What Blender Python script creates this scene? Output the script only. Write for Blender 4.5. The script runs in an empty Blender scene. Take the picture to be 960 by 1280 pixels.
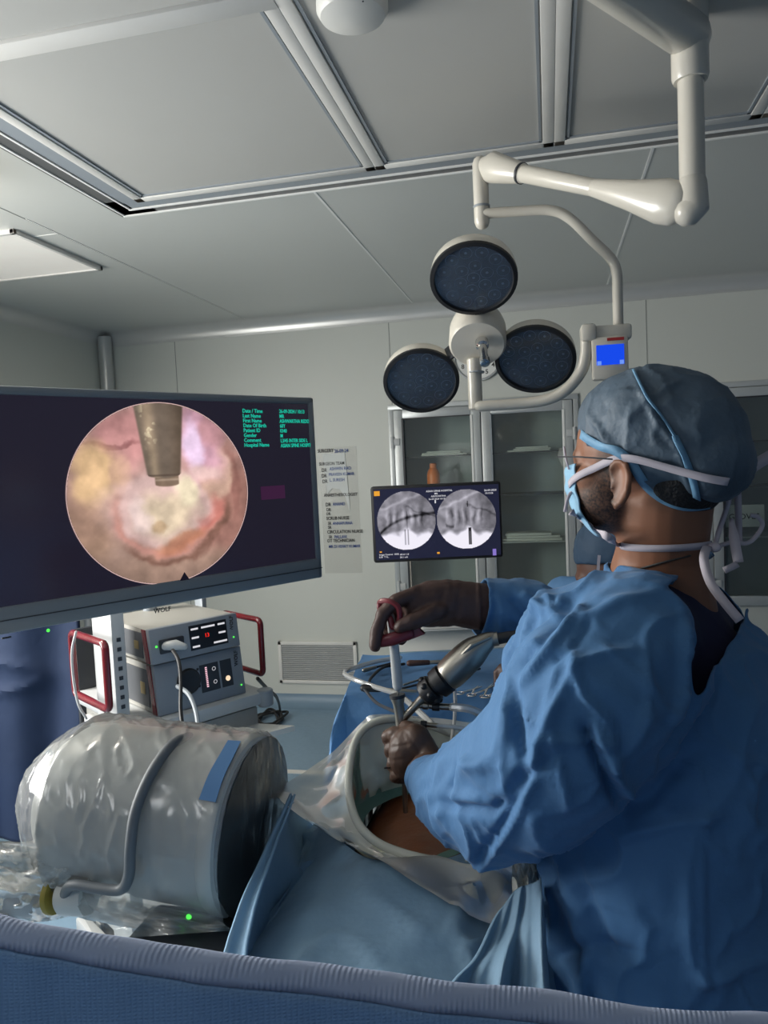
import bpy, bmesh, math
import numpy as np
from mathutils import Vector, Matrix, Euler
from mathutils.bvhtree import BVHTree

# ------------------------------------------------------------------ camera
FPX = 930.0
_Y = Vector((207, 68, -FPX)).normalized()
_Z = Vector((1, .046, 0)).cross(_Y).normalized()
_X = _Y.cross(_Z)
RC = Matrix((_X, _Y, _Z))                      # camera axes -> world
CAM = Vector((0, 0, 1.7))
sc = bpy.context.scene
COL = sc.collection
cd = bpy.data.cameras.new('camera'); cam = bpy.data.objects.new('camera', cd); COL.objects.link(cam)
cam.matrix_world = Matrix.Translation(CAM) @ RC.to_4x4()
cd.sensor_fit = 'VERTICAL'; cd.sensor_height = 36.0; cd.lens = 36.0 * FPX / 1280.0
cd.clip_start = 0.02
sc.camera = cam
sc.view_settings.view_transform = 'Standard'; sc.view_settings.look = 'None'
sc.view_settings.gamma = 1.0; sc.view_settings.use_curve_mapping = False
sc.view_settings.exposure = 0.0
wd = bpy.data.worlds.new('world'); sc.world = wd; wd.use_nodes = True
wd.node_tree.nodes['Background'].inputs[0].default_value = (.6, .68, .8, 1)
wd.node_tree.nodes['Background'].inputs[1].default_value = 0.05

def area(name, loc, target, size, power, color, sy=None):
    l = bpy.data.lights.new(name, 'AREA'); l.size = size; l.energy = power; l.color = color
    if sy: l.shape = 'RECTANGLE'; l.size_y = sy
    o = bpy.data.objects.new(name, l); COL.objects.link(o)
    o.location = loc
    o.rotation_euler = (Vector(target) - Vector(loc)).to_track_quat('-Z', 'Y').to_euler()
    return o
CEIL = 2.76; YW = 5.0
area('luminaire_light', (-2.25, 1.85, 2.565), (-2.25, 1.85, 0), .5, 22, (1, .93, .82))
area('added_left_light', (-3.15, 1.25, 1.8), (0, 1.25, 1.8), 1.36, 112, (.98, .98, .95), 1.36)  # added main light from the left; its window is invented
area('added_ceiling_uplight', (-2.25, 1.85, 2.61), (-2.25, 1.85, 4), .5, 15, (1, .90, .76))  # added uplight that brightens the ceiling near the left edge
area('rear_fill_light', (-1.6, -.9, 2.70), (-.9, 0.8, 0), .6, 6.5, (.93, .96, 1.0))  # added room fill from behind the camera, no lamp seen there

def W(px, py, z):
    return CAM + RC @ Vector(((px - 480) / FPX * z, -(py - 640) / FPX * z, -z))
def D(px, py):
    return RC @ Vector(((px - 480) / FPX, -(py - 640) / FPX, -1))
def onY(px, py, y): d = D(px, py); return CAM + d * (y / d.y)
def onH(px, py, h): d = D(px, py); return CAM + d * ((h - CAM.z) / d.z)
def onplane(px, py, p, n):
    d = D(px, py); return CAM + d * ((Vector(p) - CAM).dot(n) / d.dot(n))
RCn = np.array(RC)
def project(V):                                  # Nx3 world -> px,py,depth
    c = (V - np.array(CAM)) @ RCn
    return 480 + FPX * c[:, 0] / -c[:, 2], 640 - FPX * c[:, 1] / -c[:, 2], -c[:, 2]

# ------------------------------------------------------------------ noise
def _h(i, j, k, s):
    n = (i * 374761393 + j * 668265263 + k * 2147483647 + s * 974634777) & 0xffffffff
    n = ((n ^ (n >> 13)) * 1274126177) & 0xffffffff
    return ((n ^ (n >> 16)) & 0xffff) / 32767.5 - 1
def noise(P, s=0):
    P = np.asarray(P, float)
    i = np.floor(P).astype(np.int64); f = P - i; f = f * f * (3 - 2 * f)
    r = 0
    for a in (0, 1):
        for b in (0, 1):
            for c in (0, 1):
                w = (f[:, 0] if a else 1 - f[:, 0]) * (f[:, 1] if b else 1 - f[:, 1]) * (f[:, 2] if c else 1 - f[:, 2])
                r = r + w * _h(i[:, 0] + a, i[:, 1] + b, i[:, 2] + c, s)
    return r
def fbm(P, s=0, o=3):
    P = np.asarray(P, float)
    return sum(noise(P * 2.03 ** k + k * 7.1, s + k) * .5 ** k for k in range(o))

# ------------------------------------------------------------------ mesh builder
class M:
    def __init__(s): s.v = []; s.f = []
    def add(s, vs, fs):
        n = len(s.v); s.v += [Vector(p) for p in vs]; s.f += [tuple(i + n for i in f) for f in fs]; return s
    def box(s, c, d, bev=0, rot=None, seg=2):
        bm = bmesh.new(); bmesh.ops.create_cube(bm, size=1)
        for v in bm.verts: v.co = Vector((v.co.x * d[0], v.co.y * d[1], v.co.z * d[2]))
        if bev: bmesh.ops.bevel(bm, geom=bm.edges[:], offset=bev, segments=seg, affect='EDGES', profile=.5)
        bm.verts.index_update()
        R = rot if rot else Matrix.Identity(3)
        s.add([Vector(c) + R @ v.co for v in bm.verts], [[v.index for v in f.verts] for f in bm.faces]); bm.free(); return s
    def box2(s, a, b, bev=0):
        a = Vector(a); b = Vector(b); return s.box((a + b) / 2, [abs(x) for x in (b - a)], bev)
    def lathe(s, prof, o, ax, n=28):
        ax = Vector(ax).normalized(); t = ax.orthogonal().normalized(); b = ax.cross(t); o = Vector(o)
        vs = []; fs = []
        for r, h in prof:
            for k in range(n):
                a = 2 * math.pi * k / n
                vs.append(o + ax * h + (t * math.cos(a) + b * math.sin(a)) * max(r, 1e-5))
        for i in range(len(prof) - 1):
            for k in range(n):
                k2 = (k + 1) % n
                fs.append((i * n + k, i * n + k2, (i + 1) * n + k2, (i + 1) * n + k))
        fs.append(tuple(range(n))[::-1]); fs.append(tuple((len(prof) - 1) * n + k for k in range(n)))
        return s.add(vs, fs)
    def cyl(s, a, b, r, r2=None, n=24, bev=0):
        a = Vector(a); b = Vector(b); L = (b - a).length; r2 = r if r2 is None else r2
        pr = [(r - bev, 0), (r, bev), (r2, L - bev), (r2 - bev, L)] if bev else [(r, 0), (r2, L)]
        return s.lathe(pr, a, b - a, n)
    def sweep(s, pts, rad, ref=None, n=14, closed=False, ends=True):
        pts = [Vector(p) for p in pts]; N = len(pts)
        if not hasattr(rad, '__len__'): rad = [rad] * N
        rad = [(r if hasattr(r, '__len__') else (r, r)) for r in rad]
        T = []
        for i in range(N):
            if closed: t = pts[(i + 1) % N] - pts[i - 1]
            else: t = pts[min(i + 1, N - 1)] - pts[max(i - 1, 0)]
            T.append(t.normalized())
        rings = []; prev = None
        for i in range(N):
            t = T[i]
            if ref is not None: a = Vector(ref)
            else: a = prev if prev is not None else t.orthogonal()
            a = (a - t * a.dot(t)).normalized(); prev = a; b = t.cross(a)
            rings.append((pts[i], a, b, rad[i], t))
        seq = []
        if ends and not closed:
            p, a, b, r, t = rings[0]; e = min(r)
            for k in (0.15, .5, .8): c = math.sqrt(1 - k * k); seq.append((p - t * e * c, a, b, (r[0] * k, r[1] * k), t))
            seq += rings
            p, a, b, r, t = rings[-1]; e = min(r)
            for k in (.8, .5, .15): c = math.sqrt(1 - k * k); seq.append((p + t * e * c, a, b, (r[0] * k, r[1] * k), t))
        else: seq = rings
        vs = []; fs = []; Q = len(seq)
        for p, a, b, r, t in seq:
            for k in range(n):
                g = 2 * math.pi * k / n; vs.append(p + a * math.cos(g) * r[0] + b * math.sin(g) * r[1])
        for i in range(Q if closed else Q - 1):
            j = (i + 1) % Q
            for k in range(n):
                k2 = (k + 1) % n; fs.append((i * n + k, i * n + k2, j * n + k2, j * n + k))
        if not closed: fs.append(tuple(range(n))[::-1]); fs.append(tuple((Q - 1) * n + k for k in range(n)))
        return s.add(vs, fs)
    def ell(s, c, r, rot=None, n=24, m=14):
        R = rot if rot else Matrix.Identity(3); c = Vector(c); vs = []; fs = []
        for i in range(1, m):
            a = math.pi * i / m
            for k in range(n):
                g = 2 * math.pi * k / n
                vs.append(c + R @ Vector((r[0] * math.sin(a) * math.cos(g), r[1] * math.sin(a) * math.sin(g), r[2] * math.cos(a))))
        for i in range(m - 2):
            for k in range(n): k2 = (k + 1) % n; fs.append((i * n + k, (i + 1) * n + k, (i + 1) * n + k2, i * n + k2))
        vs += [c + R @ Vector((0, 0, r[2])), c - R @ Vector((0, 0, r[2]))]; t = len(vs) - 2
        for k in range(n): k2 = (k + 1) % n; fs.append((t, k, k2)); fs.append((t + 1, (m - 2) * n + k2, (m - 2) * n + k))
        return s.add(vs, fs)
    def prism(s, poly, o, ax, ay, an, t):
        o = Vector(o); ax = Vector(ax); ay = Vector(ay); an = Vector(an); n = len(poly)
        vs = [o + ax * x + ay * y for x, y in poly] + [o + ax * x + ay * y + an * t for x, y in poly]
        return s.add(vs, [tuple(range(n))[::-1], tuple(range(n, 2 * n))] + [(k, (k + 1) % n, n + (k + 1) % n, n + k) for k in range(n)])
    def ribbon(s, pts, nrm, w, th=.0012):
        pts = [Vector(p) for p in pts]; N = len(pts); vs = []
        if not isinstance(nrm, list): nrm = [nrm] * N
        for i in range(N):
            t = (pts[min(i + 1, N - 1)] - pts[max(i - 1, 0)]).normalized(); b = t.cross(Vector(nrm[i])).normalized(); nn = b.cross(t)
            ww = w[i] if hasattr(w, '__len__') else w
            for q in (-1, 1):
                for r in (-1, 1): vs.append(pts[i] + b * q * ww / 2 + nn * r * th / 2)
        fs = [(0, 1, 3, 2)]
        for i in range(N - 1):
            a = 4 * i; b = a + 4
            for x, y in ((0, 1), (1, 3), (3, 2), (2, 0)): fs.append((a + x, b + x, b + y, a + y))
        a = 4 * (N - 1); fs.append((a + 2, a + 3, a + 1, a)); return s.add(vs, fs)
    def grid(s, F, nu, nv, th=0, keep=None):
        vs = [Vector(F(i / (nu - 1), j / (nv - 1))) for j in range(nv) for i in range(nu)]
        fs = [(j * nu + i, j * nu + i + 1, (j + 1) * nu + i + 1, (j + 1) * nu + i) for j in range(nv - 1) for i in range(nu - 1)]
        return s.add(vs, fs)

def spline(pts, n=8, closed=False):
    P = [Vector(p) for p in pts]; N = len(P); out = []
    for i in range(N if closed else N - 1):
        p1, p2 = P[i], P[(i + 1) % N]
        p0 = P[i - 1] if (i > 0 or closed) else p1 * 2 - p2
        p3 = P[(i + 2) % N] if (i + 2 < N or closed) else p2 * 2 - p1
        for k in range(n):
            t = k / n
            out.append(.5 * ((2 * p1) + (p2 - p0) * t + (2 * p0 - 5 * p1 + 4 * p2 - p3) * t * t + (3 * p1 - p0 - 3 * p2 + p3) * t ** 3))
    if not closed: out.append(P[-1])
    return out

# ------------------------------------------------------------------ objects
FM = {}
def tag(o, label=None, cat=None, group=None, kind=None):
    if label: o['label'] = label
    if cat: o['category'] = cat
    if group: o['group'] = group
    if kind: o['kind'] = kind
    return o
def thing(name, label, cat, loc=(0, 0, 0), rz=0, group=None):
    o = bpy.data.objects.new(name, None); COL.objects.link(o); o.empty_display_size = .1
    o.location = loc; o.rotation_euler = (0, 0, rz); tag(o, label, cat, group)
    FM[o] = Matrix.Translation(loc) @ Matrix.Rotation(rz, 4, 'Z'); return o
def obj(name, m, mat, parent=None, world=False, sharp=35, base=None, me=None):
    if me is None:
        me = bpy.data.meshes.new(name); me.from_pydata([tuple(v) for v in m.v], [], m.f); me.validate(); me.update()
        bm = bmesh.new(); bm.from_mesh(me); bmesh.ops.recalc_face_normals(bm, faces=bm.faces); bm.to_mesh(me); bm.free()
    o = bpy.data.objects.new(name, me); COL.objects.link(o)
    if mat: me.materials.append(mat)
    me.polygons.foreach_set('use_smooth', [True] * len(me.polygons))
    if sharp: me.set_sharp_from_angle(angle=math.radians(sharp))
    FM[o] = Matrix.Identity(4)
    if parent:
        o.parent = parent; FM[o] = FM[parent]
        if world: me.transform(FM[parent].inverted())
    elif base is not None:
        me.transform(Matrix.Translation(-Vector(base))); o.location = base; FM[o] = Matrix.Translation(base)
    return o
def struct(name, m, mat, parent=None, sharp=35):
    o = obj(name, m, mat, parent, sharp=sharp)
    o['kind'] = 'structure'; return o
def remesh(m, voxel, it=8, fac=.5):
    me = bpy.data.meshes.new('t'); me.from_pydata([tuple(v) for v in m.v], [], m.f); me.update()
    bm = bmesh.new(); bm.from_mesh(me)
    bmesh.ops.recalc_face_normals(bm, faces=bm.faces); bm.to_mesh(me); bm.free()
    o = bpy.data.objects.new('t', me); COL.objects.link(o)
    r = o.modifiers.new('r', 'REMESH'); r.mode = 'VOXEL'; r.voxel_size = voxel
    if it: q = o.modifiers.new('s', 'SMOOTH'); q.factor = fac; q.iterations = it
    dg = bpy.context.evaluated_depsgraph_get(); ev = o.evaluated_get(dg)
    out = bpy.data.meshes.new_from_object(ev)
    bpy.data.objects.remove(o); bpy.data.meshes.remove(me); return out
def getv(me):
    a = np.empty(len(me.vertices) * 3); me.vertices.foreach_get('co', a); return a.reshape(-1, 3)
def getn(me):
    a = np.empty(len(me.vertices) * 3); me.vertex_normals.foreach_get('vector', a); return a.reshape(-1, 3)
def setv(me, V): me.vertices.foreach_set('co', V.ravel()); me.update()
def displace(me, fn):
    V = getv(me); N = getn(me); d = fn(V, N); setv(me, V + N * d[:, None])
def front(V, N):
    vd = np.array(CAM) - V; vd /= np.linalg.norm(vd, axis=1)[:, None]
    return np.clip((N * vd).sum(1) * 3, 0, 1)
def creases(V, N, lines, wmin=0):
    x, y, z = project(V); fr = front(V, N); d = np.zeros(len(V))
    for pl, w, amp in lines:
        w = max(w, wmin)
        best = np.full(len(V), 1e9); tt = np.zeros(len(V)); L = len(pl) - 1
        for i in range(L):
            a = np.array(pl[i], float); b = np.array(pl[i + 1], float); e = b - a
            t = np.clip(((x - a[0]) * e[0] + (y - a[1]) * e[1]) / (e @ e), 0, 1)
            q = np.hypot(x - a[0] - t * e[0], y - a[1] - t * e[1])
            m = q < best; best[m] = q[m]; tt[m] = (i + t[m]) / L
        fade = np.clip(np.minimum(tt, 1 - tt) * 6 + .25, 0, 1)
        d += amp * np.exp(-(best / w) ** 2) * fade * fr
    return d
def cut(me, test):
    bm = bmesh.new(); bm.from_mesh(me); bm.verts.ensure_lookup_table()
    V = getv(me); k = test(V)
    bmesh.ops.delete(bm, geom=[bm.verts[i] for i in np.nonzero(k)[0]], context='VERTS')
    for _ in range(8):
        nw = {}
        for v in bm.verts:
            be = [e for e in v.link_edges if e.is_boundary]
            if len(be) == 2: nw[v] = v.co * .5 + (be[0].other_vert(v).co + be[1].other_vert(v).co) * .25
        for v, c in nw.items(): v.co = c
    bm.to_mesh(me); bm.free(); me.update()
def inpoly(x, y, poly):
    c = np.zeros(len(x), bool); n = len(poly)
    for i in range(n):
        x1, y1 = poly[i]; x2, y2 = poly[i - 1]
        m = ((y1 > y) != (y2 > y)) & (x < (x2 - x1) * (y - y1) / ((y2 - y1) or 1e-9) + x1); c ^= m
    return c
def bvh(*os):
    vs = []; fs = []
    for o in os:
        n = len(vs); vs += [FM[o] @ v.co for v in o.data.vertices]; fs += [tuple(i + n for i in p.vertices) for p in o.data.polygons]
    return BVHTree.FromPolygons(vs, fs)
def snap(tree, px, py, off=.003, zd=None):
    d = D(px, py).normalized(); h = tree.ray_cast(CAM, d)
    if h[0] is None: return W(px, py, zd), -d
    n = h[1] if h[1].dot(d) < 0 else -h[1]
    return h[0] + n * off, n

# ------------------------------------------------------------------ materials
def mat(name, col, rough=.5, metal=0, bump=None, var=.08, vs=6, emit=None, es=1, spec=.5, coat=0, sheen=0, tex='Object'):
    m = bpy.data.materials.new(name); m.use_nodes = True; nt = m.node_tree; b = nt.nodes['Principled BSDF']
    b.inputs['Roughness'].default_value = rough; b.inputs['Metallic'].default_value = metal
    b.inputs['Specular IOR Level'].default_value = spec; b.inputs['Coat Weight'].default_value = coat
    b.inputs['Sheen Weight'].default_value = sheen
    tc = nt.nodes.new('ShaderNodeTexCoord')
    no = nt.nodes.new('ShaderNodeTexNoise'); no.inputs['Scale'].default_value = vs; no.inputs['Detail'].default_value = 4
    nt.links.new(tc.outputs[tex], no.inputs['Vector'])
    mx = nt.nodes.new('ShaderNodeMix'); mx.data_type = 'RGBA'
    mx.inputs[6].default_value = (*[c * (1 - var) for c in col], 1); mx.inputs[7].default_value = (*[min(1, c * (1 + var)) for c in col], 1)
    nt.links.new(no.outputs['Fac'], mx.inputs[0]); nt.links.new(mx.outputs[2], b.inputs['Base Color'])
    if emit: b.inputs['Emission Color'].default_value = (*emit, 1); b.inputs['Emission Strength'].default_value = es
    if bump:
        prev = None
        for (scale, strg, dist, det) in bump:
            n2 = nt.nodes.new('ShaderNodeTexNoise'); n2.inputs['Scale'].default_value = scale; n2.inputs['Detail'].default_value = det
            nt.links.new(tc.outputs[tex], n2.inputs['Vector'])
            bp = nt.nodes.new('ShaderNodeBump'); bp.inputs['Strength'].default_value = strg; bp.inputs['Distance'].default_value = dist
            nt.links.new(n2.outputs['Fac'], bp.inputs['Height'])
            if prev: nt.links.new(prev.outputs[0], bp.inputs['Normal'])
            prev = bp
        nt.links.new(prev.outputs[0], b.inputs['Normal'])
    return m
def emis(name, col, s=1):
    m = bpy.data.materials.new(name); m.use_nodes = True; nt = m.node_tree; nt.nodes.clear()
    e = nt.nodes.new('ShaderNodeEmission'); e.inputs[0].default_value = (*col, 1); e.inputs[1].default_value = s
    o = nt.nodes.new('ShaderNodeOutputMaterial'); nt.links.new(e.outputs[0], o.inputs[0]); return m
def emis_attr(name, s=1):
    m = emis(name, (1, 1, 1), s); nt = m.node_tree; a = nt.nodes.new('ShaderNodeAttribute'); a.attribute_name = 'Col'
    nt.links.new(a.outputs['Color'], nt.nodes['Emission'].inputs[0]); return m
def plastic(name, diff=.25, gl=.12, tint=(.95, .95, .93), rough=.2, scale=14, strg=.6, dist=.01, dcol=(.85, .85, .83)):
    m = bpy.data.materials.new(name); m.use_nodes = True; nt = m.node_tree; nt.nodes.clear(); N = nt.nodes.new; L = nt.links.new
    o = N('ShaderNodeOutputMaterial'); tr = N('ShaderNodeBsdfTransparent'); tr.inputs[0].default_value = (*tint, 1)
    df = N('ShaderNodeBsdfDiffuse'); df.inputs[0].default_value = (*dcol, 1)
    g = N('ShaderNodeBsdfGlossy'); g.inputs['Roughness'].default_value = rough
    tc = N('ShaderNodeTexCoord'); mp = N('ShaderNodeMapping'); mp.inputs['Scale'].default_value = (1, 1, .45); L(tc.outputs['Object'], mp.inputs[0])
    no = N('ShaderNodeTexNoise'); no.inputs['Scale'].default_value = scale; no.inputs['Detail'].default_value = 3; no.inputs['Distortion'].default_value = .8
    L(mp.outputs[0], no.inputs['Vector'])
    bp = N('ShaderNodeBump'); bp.inputs['Strength'].default_value = strg; bp.inputs['Distance'].default_value = dist; L(no.outputs['Fac'], bp.inputs['Height'])
    L(bp.outputs[0], g.inputs['Normal'])
    m1 = N('ShaderNodeMixShader'); m1.inputs[0].default_value = diff; L(tr.outputs[0], m1.inputs[1]); L(df.outputs[0], m1.inputs[2])
    fr = N('ShaderNodeFresnel'); fr.inputs[0].default_value = 1.3
    ad = N('ShaderNodeMath'); ad.operation = 'ADD'; ad.inputs[1].default_value = gl; L(fr.outputs[0], ad.inputs[0])
    m2 = N('ShaderNodeMixShader'); L(ad.outputs[0], m2.inputs[0]); L(m1.outputs[0], m2.inputs[1]); L(g.outputs[0], m2.inputs[2]); L(m2.outputs[0], o.inputs[0])
    return m
def srgb(r, g, b):
    f = lambda c: (c / 255 / 12.92) if c / 255 <= .04045 else ((c / 255 + .055) / 1.055) ** 2.4
    return (f(r), f(g), f(b))

mWall = mat('wall_panel', (.62, .63, .58), .45, var=.03, vs=1.5)
mCeil = mat('ceiling_panel', (.60, .61, .58), .38, var=.03, vs=1.2)
mFilter = mat('filter_panel', (.50, .49, .46), .6, var=.05, vs=2.5)
mCove = mat('aluminium_cove', (.62, .62, .60), .3, metal=.35, var=.05)
mFrame = mat('brushed_frame', (.17, .17, .17), .4, metal=.3, var=.1)
mWhiteFrame = mat('white_frame', (.74, .72, .68), .4)
mSeam = mat('seam', (.22, .23, .22), .8)
mSeamL = mat('light_seam', (.85, .85, .82), .5)
mFloor = mat('vinyl_floor', (.22, .33, .44), .4, var=.12, vs=30, bump=[(60, .05, .002, 3)])
mSkirt = mat('vinyl_skirting', (.18, .27, .36), .45)
mAlu = mat('door_aluminium', (.5, .52, .52), .35, metal=.3)
mInside = mat('cabinet_interior', (.30, .34, .34), .5)
mChrome = mat('chrome', (.75, .74, .72), .18, metal=1)
mBlack = mat('black_rubber', (.012, .012, .014), .5)
mDark = mat('dark_plastic', (.03, .033, .04), .45)
mCream = mat('cream_enamel', (.66, .62, .54), .3, coat=.3, var=.04, bump=[(90, .04, .002, 2)])
mGreyP = mat('grey_plastic', (.30, .33, .36), .4, var=.04)
mGreyL = mat('light_grey_plastic', (.50, .51, .51), .4, var=.04)
mWhiteP = mat('white_plastic', (.68, .67, .63), .35, var=.04)
mRed = mat('red_enamel', (.17, .008, .015), .25, coat=.5)
mBeige = mat('beige_metal', (.40, .385, .35), .45, var=.05)
mGown = mat('blue_gown_fabric', (.066, .172, .345), .75, var=.16, vs=3.5, sheen=.1, spec=.25,
            bump=[(5, .5, .03, 3), (22, .45, .008, 3), (420, .25, .0006, 1)])
mDrape = mat('blue_drape_fabric', (.17, .28, .39), .62, var=.14, vs=4, spec=.35, bump=[(6, .35, .02, 3), (26, .4, .006, 3), (400, .2, .0006, 1)])
mDrapeD = mat('deep_blue_drape_fabric', (.09, .22, .43), .7, var=.14, vs=4, bump=[(7, .5, .02, 3), (30, .4, .006, 3)])
mNavy = mat('navy_cloth', (.006, .020, .062), .8, var=.2, vs=4, bump=[(6, .4, .02, 3)])
mScrub = mat('navy_scrub', (.008, .010, .045), .85, var=.2, bump=[(12, .5, .01, 3)])
mCap = mat('bouffant_fabric', (.070, .105, .145), .6, var=.5, vs=14, bump=[(16, .8, .01, 4), (60, .5, .003, 3)])
mCapB = mat('cap_band_fabric', (.16, .33, .50), .6, var=.12, vs=20, bump=[(40, .7, .004, 3)])
mMask = mat('mask_fabric', (.28, .50, .68), .7, var=.08, bump=[(40, .3, .003, 2)])
mTie = mat('tie_fabric', (.52, .47, .52), .75, var=.06, bump=[(150, .3, .001, 2)])
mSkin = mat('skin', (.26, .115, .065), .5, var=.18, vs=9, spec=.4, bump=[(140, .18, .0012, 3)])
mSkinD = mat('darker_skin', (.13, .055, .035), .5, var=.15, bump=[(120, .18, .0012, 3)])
mBack = mat('iodine_painted_skin', (.22, .075, .03), .35, var=.6, vs=10, spec=.6, bump=[(25, .5, .006, 4)])
mHair = mat('black_hair', (.006, .005, .006), .6, bump=[(220, .9, .003, 2)])
mBeard = mat('beard_hair', (.035, .022, .016), .8, var=.3, vs=90, bump=[(350, 1, .003, 2)])
mGlove = mat('brown_latex', (.085, .045, .030), .5, var=.16, vs=14, spec=.45, bump=[(45, .4, .003, 3), (140, .3, .001, 2)])
mGloveD = mat('dark_brown_latex', (.075, .038, .031), .5, var=.15, vs=14, spec=.45, bump=[(45, .4, .003, 3), (140, .3, .001, 2)])
mMaroon = mat('maroon_plastic', (.19, .018, .028), .35, coat=.2)
mSteel = mat('steel', (.36, .335, .295), .38, metal=1, var=.1)
mGreyTube = mat('grey_rubber_bar', (.14, .155, .17), .5)
mBlueTape = mat('blue_tape', (.06, .17, .36), .7)
mDrum = mat('intensifier_housing', (.50, .51, .50), .4, var=.05)
mFace = mat('intensifier_face', (.055, .07, .085), .5)
mOrange = mat('orange_plastic', (.90, .20, .01), .35)
mPaper = mat('paper_pack', (.62, .62, .58), .8, bump=[(20, .5, .01, 3)])
mPlW = plastic('milky_clear_drape', .68, .02, scale=10, strg=.5, dist=.006, rough=.4, dcol=(.74, .73, .66))
mPlC = plastic('clear_bag', .24, .05, scale=9, strg=.7, dist=.008, rough=.18)
mGlass = plastic('pane_glass', .04, .015, (.93, .97, .95), .05, 1, .02, .001)
mGlassTop = plastic('lamp_cover_glass', .16, .03, (.95, .97, 1), .12, 30, .1, .002, (.30, .36, .46))
mTeal = mat('teal_adhesive', (.10, .20, .16), .5)
mYellow = mat('yellow_tape', (.38, .29, .05), .5)
mTubeC = plastic('clear_tubing', .45, .12, scale=3, strg=.1, dist=.001)
mInkK = mat('black_ink', (.03, .03, .03), .6); mInkB = mat('blue_ink', (.03, .08, .30), .6)
mGreenLed = emis('green_led', (.1, 1, .1), 1.2); mTxtW = emis('white_screen_text', (.85, .85, .9), .8)
mTxtG = emis('teal_screen_text', srgb(30, 200, 170), .9); mRedLed = emis('red_digits', (1, .03, .02), 1.1)
mBlueLcd = emis('blue_lcd', srgb(25, 75, 235), 1.0); mPink = emis('pink_led', (1, .6, .7), 1.0); mWarmLed = emis('warm_led', (1, .75, .5), 1.0)
mLumL = emis('luminaire_glow', (1, .93, .82), 1.6)
mLumV = mat('luminaire_diffuser', (.75, .73, .68), .5, emit=(1, .94, .86), es=.22)
mOrT = emis('orange_screen_text', (1, .45, .05), .8)
mBackGlow = emis('screen_black', srgb(30, 27, 40), .75)

def text(name, s, size, mt, parent, o, ax, ay, align='LEFT', th=.0004, mono=False, sx=1.0):
    cu = bpy.data.curves.new(name, 'FONT'); cu.body = s; cu.size = size; cu.align_x = align; cu.extrude = th
    cu.resolution_u = 2; cu.space_character = 1.0; cu.offset = size * .012
    t = bpy.data.objects.new(name, cu); COL.objects.link(t)
    me = bpy.data.meshes.new_from_object(t.evaluated_get(bpy.context.evaluated_depsgraph_get()))
    bpy.data.objects.remove(t); bpy.data.curves.remove(cu)
    ax = Vector(ax).normalized(); ay = Vector(ay).normalized(); n = ax.cross(ay)
    X = Matrix((ax * sx, ay, n)).transposed().to_4x4(); X.translation = Vector(o); me.transform(X)
    me.materials.clear()
    return obj(name, None, mt, parent, me=me, sharp=0)

# ================================================================== SETTING
XL, XR, YB = -3.2, 2.6, -2.2
# ---- floor / ceiling
struct('floor', M().box2((XL - .1, YB - .1, -.1), (XR + .1, YW + .5, 0)), mFloor)
struct('ceiling', M().box2((XL - .1, YB - .1, CEIL), (XR + .1, YW + .5, CEIL + .1)), mCeil)
# ---- back wall with two cabinet openings
C1 = (-1.03, .155, .72, 2.07); C2 = (.985, 2.2, .72, 2.08)
bw = M()
for a, b, z0, z1 in ((XL, C1[0], 0, CEIL), (C1[1], C2[0], 0, CEIL), (C2[1], XR, 0, CEIL), (C1[0], C1[1], C1[3], CEIL), (C1[0], C1[1], 0, C1[2]), (C2[0], C2[1], C2[3], CEIL), (C2[0], C2[1], 0, C2[2])):
    bw.box2((a, YW, z0), (b, YW + .1, z1))
struct('wall_back', bw, mWall)
struct('wall_left', M().box2((XL - .1, YB - .1, 0), (XL, YW + .1, CEIL)), mWall)
mWallD = mat('dimmed_wall_panel', (.16, .22, .32), .5, var=.03, vs=1.5)  # colour darkened on the unseen walls to cut bounced light
struct('wall_right', M().box2((XR, YB - .1, 0), (XR + .1, YW + .1, CEIL)), mWallD)
struct('wall_front', M().box2((XL, YB - .1, 0), (XR, YB, CEIL)), mWallD)
def covem(p, ln, axis):
    m = M(); n = 8; R = .07; pr = []
    for k in range(n + 1):
        a = math.pi / 2 * k / n; pr.append((R - R * math.cos(a) - 0, R * math.sin(a) - R))
    return pr
cv = M(); R = .085
prof = [(0, 0)] + [(R * (1 - math.sin(a)), -R * (1 - math.cos(a))) for a in [math.pi / 2 * k / 8 for k in range(9)]]
def cove(m, a, b, out, up=1):
    a = Vector(a); b = Vector(b); out = Vector(out); n = len(prof)
    poly = [(x, z * up) for x, z in prof]
    vs = [p + out * x + Vector((0, 0, z)) for p in (a, b) for x, z in poly]
    m.add(vs, [tuple(range(n)), tuple(range(n, 2 * n))[::-1]] + [(k, (k + 1) % n, n + (k + 1) % n, n + k) for k in range(n)])
m = M(); cove(m, (XL, YW, CEIL), (XR, YW, CEIL), (0, -1, 0)); m.box2((XL, YW - .006, CEIL - .10), (XR, YW, CEIL - .085)); struct('trim_1', m, mCove)
m = M(); cove(m, (XL, YB, CEIL), (XL, YW, CEIL), (1, 0, 0)); struct('trim_2', m, mCove)
m = M(); m.cyl((XL + .045, YW - .045, 0), (XL + .045, YW - .045, CEIL - .03), .05); struct('trim_3', m, mCove)
m = M(); cove(m, (XL, YW, 0), (XR, YW, 0), (0, -1, 0), -1); struct('baseboard_back', m, mSkirt)
m = M(); cove(m, (XL, YB, 0), (XL, YW, 0), (1, 0, 0), -1); struct('baseboard_left', m, mSkirt)
m = M()
for a_, b_, c_, d_ in ((.50, .57, 1.05, 2.55), (1.93, 2.0, 1.05, 2.55), (.57, 1.93, 1.05, 1.12), (.57, 1.93, 2.48, 2.55), (1.235, 1.265, 1.12, 2.48)): m.box2((XL, a_, c_), (XL + .04, b_, d_), .003)
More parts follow.
